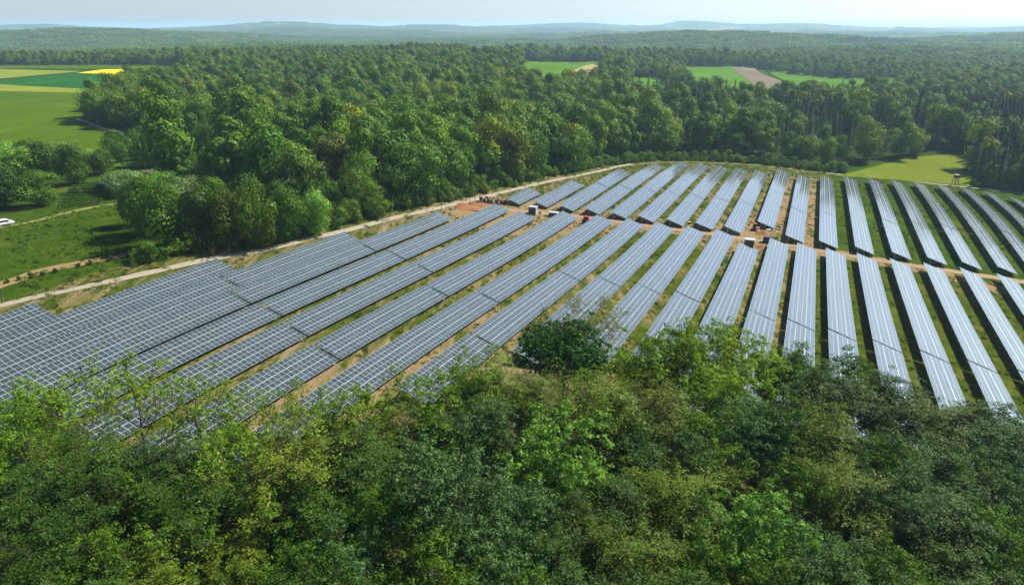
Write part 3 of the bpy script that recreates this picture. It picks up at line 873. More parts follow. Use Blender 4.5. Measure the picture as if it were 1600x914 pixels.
SPEC = {  # words for the label, material, generator settings, two shapes each
 'dark':   ("dark green layered tree", 'dark', dict(leaves=24400, size=0.232, spread=.55, shell=.45, nl=15, nsub=7, droop=.12, mode='spray', per=24)),
 'mid':    ("mid green leafy tree", 'mid', dict(leaves=23180, size=0.224, spread=.46, flat=1.5, shell=.45, nl=14, nsub=7, per=24)),
 'olive':  ("olive brown-green tree", 'olive', dict(leaves=18300, size=0.215, spread=.48, shell=.35, nl=14, nsub=7, mode='spray', per=20)),
 'yellow': ("yellow-green thin-leaved tree with bare branches showing", 'yellow', dict(leaves=5856, size=0.215, spread=.25, shell=.0, nl=13, nsub=7, per=8)),
 'spring': ("yellow-green full-crowned spring tree", 'yellow', dict(leaves=17080, size=0.224, spread=.38, shell=.25, nl=14, nsub=7, per=20)),
 'bright': ("bright green puffy-leaved tree", 'bright', dict(leaves=20740, size=0.241, spread=.42, shell=.5, nl=15, nsub=8, per=34)),
 'lime':   ("lime green dense tree", 'lime', dict(leaves=20740, size=0.215, spread=.42, shell=.5, nl=12, per=28)),
 'blue':   ("grey-green glossy tree", 'blue', dict(leaves=24400, size=0.215, spread=.48, flat=1.6, shell=.45, nl=15, nsub=7, per=22)),
 'deep':   ("deep green round-headed tree", 'deep', dict(leaves=41480, size=0.258, spread=.34, shell=.97, lobes=40, nl=14, nsub=7, base=.42, h=12, R=6.6, multi=3, top=.75, per=26)),
 'pale':   ("pale spring tree with fine bare twigs", 'pale', dict(leaves=7930, size=0.189, spread=.25, shell=0, nl=14, nsub=8, ntw=5, per=5)),
}
PROTO = {}
for si, (k, (w, lm, kw)) in enumerate(SPEC.items()):
    PROTO[k] = []
    for v in range(1 if k in ('deep', 'pale', 'lime') else 3 if k in ('dark', 'mid') else 2):
        kw2 = dict(kw); sd_ = 100 + si * 10 + v
        (wv, wf), (lv, lf, T) = make_tree(sd_, **kw2)
        wm = np_mesh("trunk", wv, wf, [M['bark_pale'] if k in ('pale',) else M['bark']], smooth_=True)
        lm_ = np_mesh("crown", lv, lf, [LM[lm]], attrs={"tint": ('FACE', T)})
        PROTO[k].append((wm, lm_, kw2.get('h', 13.0), kw2.get('R', 5.5)))

def place_tree(kind, X, Y, sc, rz, label, group, cat="tree", name="broadleaf_tree", sz=1.0):
    wm, lm_, h, R = PROTO[kind][RNG.integers(len(PROTO[kind]))]
    z = float(terrain(X, Y))
    root = empty(name, (X, Y, z), rz); root.scale = (sc, sc, sc * sz)
    link(bpy.data.objects.new("trunk", wm), root); link(bpy.data.objects.new("crown", lm_), root)
    return tag(root, label, cat, group)

# the wood in front: crown top seen at photo pixel (px, py), crown width in photo pixels, kind
FRONT = [
 (30, 612, 120, 'lime'), (105, 592, 150, 'yellow'), (195, 580, 170, 'yellow'), (300, 592, 150, 'yellow'), (375, 612, 120, 'yellow'), (360, 672, 100, 'lime'),
 (450, 615, 120, 'yellow'), (70, 655, 110, 'yellow'), (508, 632, 110, 'yellow'), (575, 630, 120, 'spring'), (655, 592, 165, 'yellow'), (762, 558, 150, 'olive'), (722, 598, 120, 'spring'), (835, 605, 100, 'olive'), (932, 598, 100, 'olive'), (885, 511, 142, 'deep'),
 (925, 470, 105, 'pale'), (995, 545, 110, 'spring'), (1035, 530, 125, 'spring'), (1085, 522, 135, 'spring'), (1165, 527, 135, 'spring'), (1235, 558, 100, 'mid'), (1115, 575, 130, 'spring'),
 (1335, 576, 115, 'mid'), (1400, 612, 115, 'dark'), (1462, 636, 115, 'olive'), (1535, 636, 125, 'dark'), (1600, 672, 110, 'blue'), (1285, 584, 120, 'dark'),
 (10, 668, 130, 'spring'), (95, 705, 140, 'olive'), (150, 708, 150, 'dark'), (255, 728, 150, 'dark'), (345, 712, 150, 'yellow'), (430, 690, 180, 'olive'), (545, 690, 150, 'dark'), (500, 655, 110, 'mid'),
 (620, 655, 120, 'olive'), (690, 655, 120, 'dark'), (752, 650, 120, 'blue'), (815, 610, 110, 'olive'), (870, 668, 165, 'bright'), (962, 612, 150, 'olive'), (1035, 610, 140, 'olive'), (1010, 680, 140, 'dark'), (1100, 665, 140, 'mid'),
 (1170, 640, 130, 'blue'), (1240, 655, 130, 'mid'), (1310, 665, 130, 'olive'), (1375, 690, 130, 'mid'), (1440, 705, 130, 'dark'), (1505, 712, 130, 'mid'), (1575, 730, 120, 'blue'),
 (0, 775, 150, 'dark'), (90, 785, 160, 'dark'), (190, 780, 150, 'mid'), (290, 775, 150, 'dark'), (400, 775, 160, 'mid'), (490, 765, 150, 'dark'), (590, 765, 150, 'mid'), (690, 728, 190, 'blue'),
 (800, 765, 150, 'blue'), (900, 745, 130, 'mid'), (960, 765, 140, 'dark'), (1060, 755, 140, 'olive'), (1165, 775, 175, 'bright'), (1255, 745, 120, 'mid'), (1325, 742, 140, 'olive'),
 (1400, 775, 140, 'blue'), (1470, 785, 140, 'dark'), (1545, 800, 150, 'mid'), (1620, 790, 140, 'blue'),
 (60, 865, 170, 'dark'), (170, 850, 160, 'mid'), (270, 838, 150, 'yellow'), (245, 880, 100, 'lime'), (380, 850, 150, 'olive'), (470, 860, 160, 'mid'), (560, 850, 160, 'blue'), (670, 850, 170, 'mid'), (780, 850, 160, 'blue'),
 (880, 845, 160, 'dark'), (980, 850, 150, 'olive'), (1075, 850, 150, 'mid'), (1180, 875, 150, 'mid'), (1290, 845, 150, 'dark'), (1390, 860, 160, 'mid'), (1490, 865, 150, 'dark'), (1590, 870, 150, 'mid'),
 (0, 900, 150, 'mid'), (120, 930, 160, 'dark'), (230, 925, 160, 'olive'), (340, 930, 160, 'mid'), (450, 940, 160, 'dark'), (560, 935, 160, 'dark'), (680, 940, 160, 'mid'), (800, 935, 160, 'mid'),
 (920, 930, 160, 'blue'), (1030, 935, 160, 'dark'), (1140, 940, 150, 'mid'), (1250, 935, 160, 'mid'), (1360, 940, 160, 'dark'), (1470, 945, 160, 'blue'), (1580, 945, 160, 'dark'),
]
placed = []
for px, py, w, kind in FRONT:
    R0 = PROTO[kind][0][3]; h0 = PROTO[kind][0][2]
    sc = 1.0
    for _ in range(4):
        X, Y, z = at(px, py, h0 * sc * .97)
        _, _, dep = project(X, Y, z + h0 * sc * .6)
        sc = .5 * sc + .5 * min(1.5, max(.6, (w * dep / 1067) / (2 * R0 * .98)))
    X, Y, z = at(px, py, h0 * sc * .97)
    placed.append((px, py, X, Y, sc, kind))
by = {}
for p in placed: by.setdefault(p[5], []).append(p)
for kind, L_ in by.items():
    L_.sort(key=lambda p: (p[0]))
    for i, (px, py, X, Y, sc, _) in enumerate(L_):
        words = SPEC[kind][0]
        if len(L_) == 1: lab = words + (" standing before the ends of the panel rows" if kind == 'deep' else " rising behind the deep green round-headed one")
        else: lab = "%s in the wood in front, %s of its colour from the left" % (words, ORD[i])
        if kind == 'yellow': lab = "yellow-green thin-leaved tree before the panels, %s of its colour from the left" % ORD[i]
        place_tree(kind, X, Y, sc * (1 if kind in ('deep', 'pale') else RNG.uniform(.97, 1.12)), RNG.uniform(0, 6.28), lab, "trees of the wood in front of the panels")

# --- forest behind: meshes shared by the nearest ~300 broadleaf trees and ~250 conifers as things, the rest as one object each
PAL_B = [(0, (0.0477, 0.1105, 0.0073)), (.2, (0.0816, 0.1709, 0.0093)), (.38, (0.0510, 0.1340, 0.0111)), (.55, (0.1191, 0.2010, 0.0093)), (.7, (0.0646, 0.1541, 0.0167)), (.84, (0.1703, 0.2262, 0.0111)), (.93, (0.0443, 0.1005, 0.0129)), (1, (0.1325, 0.1431, 0.0270))]
PAL_C = [(0, (0.0094, 0.0254, 0.0092)), (.5, (0.0168, 0.0391, 0.0138)), (1, (0.0262, 0.0508, 0.0153))]
PAL_H = [(0, (0.0507, 0.1290, 0.0109)), (.5, (0.0791, 0.1613, 0.0136)), (1, (0.1129, 0.1774, 0.0163))]
FB = forest_leaf_mat('forest_leaves', PAL_B); FC = forest_leaf_mat('conifer_needles', PAL_C, .1); FH = forest_leaf_mat('hedge_leaves', PAL_H, .3)
tree_protos = [one_mesh("broadleaf_tree", *far_tree(300 + i, h=16.5 + 1.1 * ((i * 2) % 7), R=5.0 + .62 * ((i * 5) % 9) / 1.6, base=.08 + .05 * (i % 2), egg=.42 + .1 * (i % 4), lobes=15 + 5 * ((i * 4) % 5)), [M['bark'], FB]) for i in range(9)]
con_protos = [one_mesh("conifer_tree", *conifer(400 + i, h=21 + i, R=2.7 + .3 * i), [M['bark'], FC]) for i in range(3)]
hedge_protos = [one_mesh("young_tree", *far_tree(500 + i, h=9 + i, R=4.2, n=3200, size=.42, base=.0, lobes=20), [M['bark'], FH]) for i in range(3)]

def jitter_grid(step, rmin, rmax, azmax=44, seed=5):
    rng = np.random.default_rng(seed)
    a = np.arange(-rmax, rmax, step); b = np.arange(0, rmax, step)
    X, Y = np.meshgrid(a, b); X = X + rng.uniform(-.42, .42, X.shape) * step; Y = Y + rng.uniform(-.42, .42, Y.shape) * step
    X = X.ravel(); Y = Y.ravel(); r = np.hypot(X, Y); az = np.degrees(np.arctan2(X, Y))
    k = (r > rmin) & (r < rmax) & (np.abs(az) < azmax)
    return X[k], Y[k]

def clear_of(X, Y):
    ok = np.ones(len(X), bool)
    for c in CLEAR:
        ok &= ~inside(c, X, Y)
    return ok

TX, TY = jitter_grid(11.0, 150, 1750)
k = inside(FOREST, TX, TY) & clear_of(TX, TY)
TX, TY = TX[k], TY[k]
EX, EY = jitter_grid(5.2, 300, 700, 44, 21)
k = inside(SPRUCE2, EX, EY) & inside(FOREST, EX, EY) & clear_of(EX, EY)
TX = np.concatenate([TX, EX[k]]); TY = np.concatenate([TY, EY[k]])
# keep off the tracks
tp_ = track_pts[::4]
dmin = np.full(len(TX), 1e9)
near = np.hypot(TX, TY) < 520
dd = np.min(np.hypot(TX[near][:, None] - tp_[None, :, 0], TY[near][:, None] - tp_[None, :, 1]), axis=1)
dmin[near] = dd
k = dmin > 5.0
TX, TY, dmin = TX[k], TY[k], dmin[k]
rng = np.random.default_rng(77)
isb = inside(BUSHES, TX, TY) | ((dmin < 11) & (rng.random(len(TX)) < .55) & (TX < 60))
clumpn = np.sin(TX / 43 + 1) * np.sin(TY / 57) + .5 * np.sin(TX / 19) * np.sin(TY / 23)
pc = np.where(inside(SPRUCE2, TX, TY), .93, np.where(inside(SPRUCE, TX, TY), .75, np.where(inside(CONIF, TX, TY), .52 + .3 * clumpn, .05 + .06 * (clumpn > .8))))
isc = (rng.random(len(TX)) < pc) & ~isb
TR = np.hypot(TX, TY); TZ = terrain(TX, TY)
tsc = rng.uniform(.72, 1.38, len(TX)) * np.where(TX < 150, 1.10, .98) * np.where(isc, .84, 1) * np.interp(TR, [450, 1000], [1.0, .80]) * np.where((TX < -185) & (TY > 290), .84, 1) * (1 + .1 * clumpn)
trz = rng.random(len(TX)) * 6.283
tix = rng.integers(0, 18, len(TX))

def zone(X, Y):
    if X < -60: return "left part of the forest"
    if X < 90: return "middle of the forest beyond the gravel track"
    return "forest edge behind the far ends of the rows"

def forest_things(mask, protos, maxn, name, cat, what, group):
    idx = np.nonzero(mask)[0]; idx = idx[np.argsort(TR[idx])]
    mine = idx[:maxn]; rest = idx[maxn:]
    edge = [i for i in mine if dmin[i] < 13]
    order = {i: n for n, i in enumerate(sorted(edge, key=lambda i: TX[i] / TY[i]))}
    for i in mine:
        o = bpy.data.objects.new(name, protos[tix[i] % len(protos)])
        o.location = (TX[i], TY[i], TZ[i] - .2); o.rotation_euler = (0, 0, trz[i]); s = tsc[i]; o.scale = (s, s, s * rng.uniform(.92, 1.08))
        link(o)
        if i in order and order[i] < 40: lab = "%s beside the gravel track, %s from the left" % (what, ORD[order[i]])
        else: lab = "%s standing in the %s" % (what.replace("short ", ""), zone(TX[i], TY[i]))
        tag(o, lab, cat, group + ", " + zone(TX[i], TY[i]))
    return rest

rest_b = forest_things(~isb & ~isc, tree_protos, 190, "broadleaf_tree", "tree", "tall green broadleaf tree", "tall trees")
rest_h = forest_things(isb, hedge_protos, 120, "young_tree", "tree", "short bright green young tree", "young trees")
rest_c = forest_things(isc, con_protos, 260, "conifer_tree", "conifer", "dark narrow conifer", "conifers")

def scatter(name, X, Y, Z, sc, rz, ix, meshes, parent=None):
    """one object that carries many trees: points with instances chosen from shared meshes"""
    P = np.stack([X, Y, Z], 1)
    me = bpy.data.meshes.new(name); me.vertices.add(len(P)); me.vertices.foreach_set("co", P.astype(np.float32).ravel())
    for an, arr in (("sc", sc), ("rz", rz), ("ix", ix)):
        a = me.attributes.new(an, 'FLOAT', 'POINT'); a.data.foreach_set("value", np.asarray(arr, np.float32))
    o = link(bpy.data.objects.new(name, me))
    ng = bpy.data.node_groups.new(name, 'GeometryNodeTree')
    ng.interface.new_socket("Geometry", in_out='INPUT', socket_type='NodeSocketGeometry')
    ng.interface.new_socket("Geometry", in_out='OUTPUT', socket_type='NodeSocketGeometry')
    gi = ng.nodes.new("NodeGroupInput"); go = ng.nodes.new("NodeGroupOutput")
    join = ng.nodes.new("GeometryNodeGeometryToInstance")
    for m_ in meshes:
        src = bpy.data.objects.new(name + "_shape", m_)
        oi = ng.nodes.new("GeometryNodeObjectInfo"); oi.inputs[0].default_value = src
        oi.inputs["As Instance"].default_value = False
        ng.links.new(oi.outputs["Geometry"], join.inputs[0])
    iop = ng.nodes.new("GeometryNodeInstanceOnPoints")
    iop.inputs["Pick Instance"].default_value = True
    def na(n_, typ='FLOAT'):
        a = ng.nodes.new("GeometryNodeInputNamedAttribute"); a.data_type = 'FLOAT'; a.inputs[0].default_value = n_; return a.outputs[0]
    cx = ng.nodes.new("ShaderNodeCombineXYZ"); ng.links.new(na("rz"), cx.inputs[2])
    ng.links.new(gi.outputs[0], iop.inputs["Points"]); ng.links.new(join.outputs[0], iop.inputs["Instance"])
    ng.links.new(na("ix"), iop.inputs["Instance Index"]); ng.links.new(cx.outputs[0], iop.inputs["Rotation"])
    ng.links.new(na("sc"), iop.inputs["Scale"]); ng.links.new(iop.outputs[0], go.inputs[0])
    md = o.modifiers.new("instances", 'NODES'); md.node_group = ng
    return o

for nm, idx, pr in (("broadleaf_forest", rest_b, tree_protos), ("young_growth", rest_h, hedge_protos), ("conifer_forest", rest_c, con_protos)):
    if len(idx):
        o = scatter(nm, TX[idx], TY[idx], TZ[idx] - .2, tsc[idx], trz[idx], tix[idx] % len(pr), pr)
        tag(o, kind="stuff", label={"broadleaf_forest": "broad green forest reaching back towards the hills", "young_growth": "short bright green growth in front of the tall forest", "conifer_forest": "dark conifers standing among the valley's broadleaf forest"}[nm], cat="forest")
print("forest", len(TX), len(rest_b), len(rest_c), len(rest_h))

# far woods: patches of crowns on the hills
def wood_patch(seed, n=36, side=52, s=1.0, cn=70):
    rng = np.random.default_rng(seed); C = []; NN = []; T = []
    for i in range(n):
        x, y = (rng.uniform(-side / 2, side / 2, 2)); r = rng.uniform(3.6, 5.6) * s; h = rng.uniform(13, 19) * s
        dv = rng.standard_normal((cn, 3)); dv[:, 2] = np.abs(dv[:, 2]) * 1.1 - .35; dv /= np.linalg.norm(dv, axis=1)[:, None]
        C.append(np.array([x, y, h]) + dv * np.array([r, r, r * 1.3])); NN.append(dv + rng.normal(0, .35, dv.shape)); T.append(np.full(cn, rng.random()) * .6 + rng.random(cn) * .4)
    C = np.concatenate(C); lv, lf = leaf_quads(C, np.concatenate(NN), 2.1 * s * rng.uniform(.7, 1.3, len(C)), .85, rng)
    return np_mesh("wood_patch", lv, lf, [FB], attrs={"tint": ('FACE', np.concatenate(T))})
wp = [wood_patch(600 + i) for i in range(5)]
PX, PY = jitter_grid(44, 1740, 4600, 41, 9)
fieldn = np.sin(PX / 330 + .6) * np.sin(PY / 250 + 1.1) + .6 * np.sin(PX / 170 - PY / 210)
kk = clear_of(PX, PY) & ~((fieldn > 1.12) & (PX > 300)) 
PX, PY = PX[kk], PY[kk]
o = scatter("far_woods", PX, PY, terrain(PX, PY) - 1, rng.uniform(.85, 1.15, len(PX)), rng.random(len(PX)) * 6.28, rng.integers(0, 5, len(PX)), wp)
tag(o, kind="stuff", label="hazy blue-green woods covering the hills in the distance", cat="forest")
QX, QY = jitter_grid(95, 4600, 12500, 40, 10)
fieldn = np.sin(QX / 530 + .6) * np.sin(QY / 450 + 1.1) + .6 * np.sin(QX / 370 - QY / 310)
kk = fieldn < np.where(QX > 300, .25, .75)
QX, QY = QX[kk], QY[kk]
wp2 = [wood_patch(700 + i, n=30, side=110, s=1.6, cn=46) for i in range(3)]
o = scatter("horizon_woods", QX, QY, terrain(QX, QY) - 8, rng.uniform(.8, 1.1, len(QX)), rng.random(len(QX)) * 6.28, rng.integers(0, 3, len(QX)), wp2)
tag(o, kind="stuff", label="palest blue woods along the horizon hills", cat="forest")
print("patches", len(PX), len(QX))

# ------------------------------------------------------------------ trees and shrubs standing at the left of the farm
def side_protos(name, matl, leafm, seed, n=2, h=15, R=6.5, leaves=6800, size=.55, base=.06, lobes=26, egg=.5, bark='bark'):
    out = []
    for i in range(n):
        (wv, wf), (lv, lf, T) = far_tree(seed + i, h=h, R=R, n=leaves, size=size, base=base, lobes=lobes, egg=egg)
        out.append((np_mesh("trunk", wv, wf, [M[bark]], smooth_=True), np_mesh("crown", lv, lf, [LM[leafm]], attrs={"tint": ('FACE', T)}), h, R))
    return out
SIDE = {'mid': side_protos('s', None, 'mid', 820), 'dark': side_protos('s', None, 'dark', 830), 'olive': side_protos('s', None, 'olive', 840), 'silver': side_protos('s', None, 'silver', 850, leaves=6500, size=.5),
        'bright': side_protos('s', None, 'bright', 860)}
SIDE_TREES = [  # ground pixel, crown width in photo pixels, height / width, kind, label
 (240, 368, 85, .95, 'mid', "round mid green tree at the left end of the clump by the meadow"),
 (262, 386, 84, 1.05, 'mid', "broad leafy tree at the front left corner of the clump by the meadow"),
 (318, 388, 70, 1.15, 'dark', "dark green tree in the clump, right of the front corner tree"),
 (362, 388, 62, 1.35, 'olive', "first of two yellow-green trees at the front of the clump"),
 (404, 388, 66, 1.35, 'olive', "second yellow-green tree at the front of the clump, beside the track"),
 (452, 379, 62, 1.2, 'mid', "green tree in the clump nearest the gravel track"),
 (492, 367, 52, 1.15, 'bright', "fresh green tree at the right end of the clump"),
 (218, 352, 52, 1.1, 'dark', "small dark tree beside the worn grass path"),
 (290, 350, 66, 1.0, 'silver', "grey-green willow-like tree in the middle of the clump"),
 (340, 352, 66, 1.0, 'mid', "green tree in the back row of the clump, centre"),
 (392, 350, 66, 1.0, 'dark', "dark tree in the back row of the clump, towards the right"),
 (440, 350, 60, 1.0, 'mid', "green tree at the back right of the clump"),
 (258, 318, 50, .95, 'bright', "light green tree at the back of the clump near the red-brown hut"),
 (201, 306, 58, .62, 'silver', "pale silvery round tree beside the dark shed"),
 (62, 322, 66, .72, 'mid', "round spreading tree with a clear trunk on the lawn above the van"),
 (8, 324, 60, .95, 'dark', "dark tree cut off by the left edge above the van"),
 (28, 285, 62, .85, 'bright', "green tree in the strip at the far left, second row"),
 (78, 280, 60, .85, 'mid', "broad green tree behind the round spreading one"),
 (120, 288, 50, 1.1, 'mid', "tall green tree at the right end of the left strip"),
 (100, 262, 44, .8, 'silver', "grey-green tree at the back of the left strip by the field"),
 (50, 262, 48, .8, 'mid', "bushy green tree along the field edge, left strip"),
 (5, 262, 46, .8, 'bright', "bushy tree at the field edge by the left picture border"),
 (160, 272, 42, .8, 'mid', "small leafy tree between the strip and the dark shed"),
 (140, 262, 30, .8, 'bright', "little bright tree by the field corner"),
 (-40, 300, 70, .8, 'mid', "tree just at the left border of the view, middle of the strip"),
]
for px, py, w, hw, kind, lab in SIDE_TREES:
    X, Y, z = at(px, py)
    _, _, dep = project(X, Y, z + 6)
    wm, cm, h0, R0 = SIDE[kind][RNG.integers(2)]
    wid = w * dep / 1067; sc = wid / (2 * R0)
    root = empty("broadleaf_tree", (X, Y, z - .1), RNG.uniform(0, 6.28)); root.scale = (sc, sc, wid * hw * 1.12 / h0)
    link(bpy.data.objects.new("trunk", wm), root); link(bpy.data.objects.new("crown", cm), root)
    tag(root, lab, "tree", "trees left of the farm")

# shrubs planted along the mown strip
bush_m = far_tree(900, h=1.3, R=.8, n=420, size=.22, base=.0, lobes=9)
bush_mesh = one_mesh("shrub", *bush_m, [M['bark'], LM['dark']])
for i, (px, py) in enumerate([(11, 443), (30, 438.5), (50, 434), (68, 430.5), (87, 426), (123, 418), (140, 414.5), (172, 408), (200, 402)]):
    X, Y, z = at(px, py); o = link(bpy.data.objects.new("shrub", bush_mesh)); o.location = (X, Y, z); k_ = RNG.uniform(.8, 1.2); o.scale = (k_, k_, k_); o.rotation_euler.z = i
    tag(o, "small dark shrub on the tan mown strip, %s from the left" % ORD[i], "shrub", "shrubs planted along the mown strip")

# saplings with stakes beside the gravel track
def sapling():
    (wv, wf), (lv, lf, T) = make_tree(950, h=4.2, R=.9, base=.3, nl=8, nsub=3, ntw=2, leaves=420, size=.22, spread=.22, shell=0, trunk_r=.05, per=6)
    return np_mesh("trunk", wv, wf, [M['bark']]), np_mesh("crown", lv, lf, [LM['mid']], attrs={"tint": ('FACE', T)})
sw, sl_ = sapling()
st_m = MB().cyl((.35, 0, -.2), (.35, 0, 1.8), .04, 6).cyl((-.35, 0, -.2), (-.35, 0, 1.8), .04, 6).bar((-.35, 0, 1.55), (.35, 0, 1.55), .05).mesh("stake", [M['pallet']])
for i, (px, py) in enumerate([(4, 474), (62, 459), (115, 450), (165, 437), (211, 428), (256, 418), (334, 401), (372, 394), (424, 384), (528, 359), (592, 343), (645, 333), (690, 321), (760, 300), (817, 288)]):
    X, Y, z = at(px, py); root = empty("sapling", (X, Y, z), i * 1.3); k_ = RNG.uniform(.75, 1.15); root.scale = (k_, k_, k_)
    link(bpy.data.objects.new("trunk", sw), root); link(bpy.data.objects.new("crown", sl_), root); link(bpy.data.objects.new("stake", st_m), root)
    tag(root, "thin staked sapling beside the pale gravel track, %s from the left" % ORD[i], "sapling", "young trees staked along the track")

# planted rows between the path and the shed
rows_v = []; rows_n = []
for i in range(8):
    t = i / 7
    pa = at(92 + 22 * t, 326 - 36 * t); pb = at(158 + 22 * t, 320 - 30 * t)
    n_ = 1100
    u = RNG.random(n_); w_ = RNG.normal(0, .42, n_); X = pa[0] + (pb[0] - pa[0]) * u + RNG.normal(0, .1, n_); Y = pa[1] + (pb[1] - pa[1]) * u + w_
    rows_v.append(np.stack([X, Y, terrain(X, Y) + 1.25 - w_ ** 2 * 1.3 + RNG.normal(0, .15, n_)], 1)); rows_n.append(np.stack([np.zeros(n_), w_ * 1.6, np.full(n_, .8)], 1) + RNG.normal(0, .3, (n_, 3)))
lv, lf = leaf_quads(np.concatenate(rows_v), np.concatenate(rows_n), .5)
o = link(bpy.data.objects.new("planted_rows", np_mesh("planted_rows", lv, lf, [LM['mid']], attrs={"tint": ('FACE', RNG.random(len(lf)))})))
tag(o, "low planted rows of bushes between the grass path and the dark shed", "plant rows", kind="stuff")

# undergrowth along the forest edge
ug = []
tpn = np.array(track_pts); keep = []
for i in range(0, len(tpn), 1):
    p = tpn[i]; q = tpn[min(i + 1, len(tpn) - 1)]; d_ = q - p
    if np.hypot(*d_) < .1: continue
    nrm_ = np.array([-d_[1], d_[0]]) / np.hypot(*d_)
    qx, qy, _ = project(p[0], p[1], float(terrain(p[0], p[1])))
    if 240 < qx < 1330:
        for _ in range(3):
            off = RNG.uniform(4.2, 13)
            c_ = p + nrm_ * off + RNG.normal(0, 1, 2)
            ug.append(c_)
ug = np.array(ug)
ug_meshes = [one_mesh("undergrowth", *far_tree(970 + i, h=3.0 + i, R=2.1, n=700, size=.38, base=0, lobes=10), [M['bark'], FH if i else FB]) for i in range(3)]
o = scatter("undergrowth", ug[:, 0], ug[:, 1], terrain(ug[:, 0], ug[:, 1]) - .1, RNG.uniform(.5, 1.35, len(ug)), RNG.random(len(ug)) * 6.28, RNG.integers(0, 3, len(ug)), ug_meshes)
tag(o, "low bushes and undergrowth along the forest edge", "undergrowth", kind="stuff")

# grass tufts and weeds: on the meadow and in the lanes between the tables
def tuft(seed, leafm, n=26, r=.42, h=.5):
    rng = np.random.default_rng(seed); V = []; F = []
    for i in range(n):
        a = rng.random() * 6.28; rr = rng.random() ** .5 * r; x, y = rr * math.cos(a), rr * math.sin(a); hh = h * rng.uniform(.5, 1.1); w = .05; b = rng.random() * 6.28
        dx, dy = math.cos(b) * w, math.sin(b) * w; lx, ly = rng.normal(0, .13, 2)
        k = len(V); V += [(x - dx, y - dy, -.05), (x + dx, y + dy, -.05), (x + lx, y + ly, hh)]; F.append((k, k + 1, k + 2))
    return np_mesh("tuft", V, F, [leafm], attrs={"tint": ('FACE', rng.random(n))})
tufts = [tuft(1, LM['mid']), tuft(2, LM['dark']), tuft(3, LM['olive'], 20, .5, .4), tuft(4, LM['yellow'], 18, .35, .35)]
nt_ = 60000
s_r = RNG.uniform(60, 425, nt_); d_r = RNG.uniform(-235, 110, nt_)
X, Y = xy(s_r, d_r)
nz = np.sin(X / 7.3) * np.sin(Y / 9.1) + np.sin(X / 2.9 + 1) * np.sin(Y / 3.7)
qx, qy, qd = project(X, Y, terrain(X, Y))
k = (nz > -.35) & (qx > -40) & (qx < 1640) & (qy > 240) & ~inside(FOREST, X, Y) & (RNG.random(nt_) < np.where(d_r > -155, .75, .95))
d3 = np.full(nt_, 99.0)
ii_ = np.nonzero(k)[0]
tpd = np.min(np.hypot(X[ii_][:, None] - tp_[None, :, 0], Y[ii_][:, None] - tp_[None, :, 1]), axis=1); k[ii_] &= tpd > 3.2
svp = np.array([xy(a, b) for a, b in zip(np.interp(np.linspace(0, 1, 120), np.linspace(0, 1, 13), [236, 236, 240, 243.5, 244, 244.5, 244.5, 245.5, 249.5, 254, 260, 268, 276]), np.interp(np.linspace(0, 1, 120), np.linspace(0, 1, 13), [-112, -100, -88, -75, -50, -20, 5, 25, 42, 55, 68, 84, 100]))])
ii_ = np.nonzero(k)[0]
k[ii_] &= np.min(np.hypot(X[ii_][:, None] - svp[None, :, 0], Y[ii_][:, None] - svp[None, :, 1]), axis=1) > 3.2
X, Y = X[k], Y[k]; nn = len(X)
o = scatter("grass_tufts", X, Y, terrain(X, Y), RNG.uniform(.7, 1.7, nn), RNG.random(nn) * 6.28, RNG.choice(4, nn, p=[.45, .25, .2, .1]), tufts)
tag(o, "tufts of grass and weeds on the meadow and between the tables", "grass", kind="stuff")

# ------------------------------------------------------------------ things people put there
def heading(px1, py1, px2, py2):
    a = at(px1, py1); b = at(px2, py2); return math.atan2(b[1] - a[1], b[0] - a[0])

# white estate car / van at the left edge
X, Y, z = at(8, 352.5)
van = empty("parked_car", (X, Y, z + .05), heading(0, 355, 45, 348)); van.scale = (1.0, 1.0, 1.03)
prof = [(-2.35, .45), (-2.45, .95), (-2.25, 1.25), (-1.9, 1.8), (-1.5, 1.93), (.5, 1.93), (.95, 1.8), (1.55, 1.22), (2.3, 1.02), (2.5, .8), (2.5, .45)]
MB().prism(prof, -.92, .92).build("body", M['white_paint'], van, bevel=.09)
sidew = [(-2.05, 1.22), (-1.82, 1.7), (-1.45, 1.8), (.45, 1.8), (.85, 1.68), (1.32, 1.22)]
for sy in (-1, 1):
    w_ = MB(); y0, y1 = sorted((sy * .925, sy * .935)); w_.prism(sidew, y0, y1); w_.build("side_window", M['dark_glass'], van)
    d_ = MB(); y0, y1 = sorted((sy * .936, sy * .945)); d_.prism([(-.42, 1.2), (-.42, 1.8), (-.36, 1.8), (-.36, 1.2)], y0, y1); d_.build("door_pillar", M['white_paint'], van)
MB().add([(1.02, -.78, 1.795), (1.58, -.82, 1.26), (1.58, .82, 1.26), (1.02, .78, 1.795)], [(0, 1, 2, 3)]).build("windscreen", M['dark_glass'], van)
MB().add([(-2.30, .76, 1.27), (-2.30, -.76, 1.27), (-1.96, -.72, 1.76), (-1.96, .72, 1.76)], [(0, 1, 2, 3)]).build("rear_window", M['dark_glass'], van)
for x_ in (-1.55, 1.55):
    for sy in (-1, 1):
        wh = MB().cyl((x_, sy * .72, .34), (x_, sy * .96, .34), .34, 20).build("wheel", M['rubber'], van)
        MB().cyl((x_, sy * .955, .34), (x_, sy * .975, .34), .2, 14).build("rim", M['alu'], wh)
for sy in (-1, 1):
    MB().box((2.47, sy * .66, .82), (.08, .34, .16)).build("headlight", M['cabinet'], van)
    MB().box((-2.42, sy * .78, 1.0), (.08, .16, .3)).build("tail_light", M['red_paint'], van)
    MB().box((1.0, sy * 1.02, 1.28), (.14, .2, .16)).build("mirror", M['white_paint'], van)
tag(van, "white car with dark windows parked on the grass path at the left edge", "car")

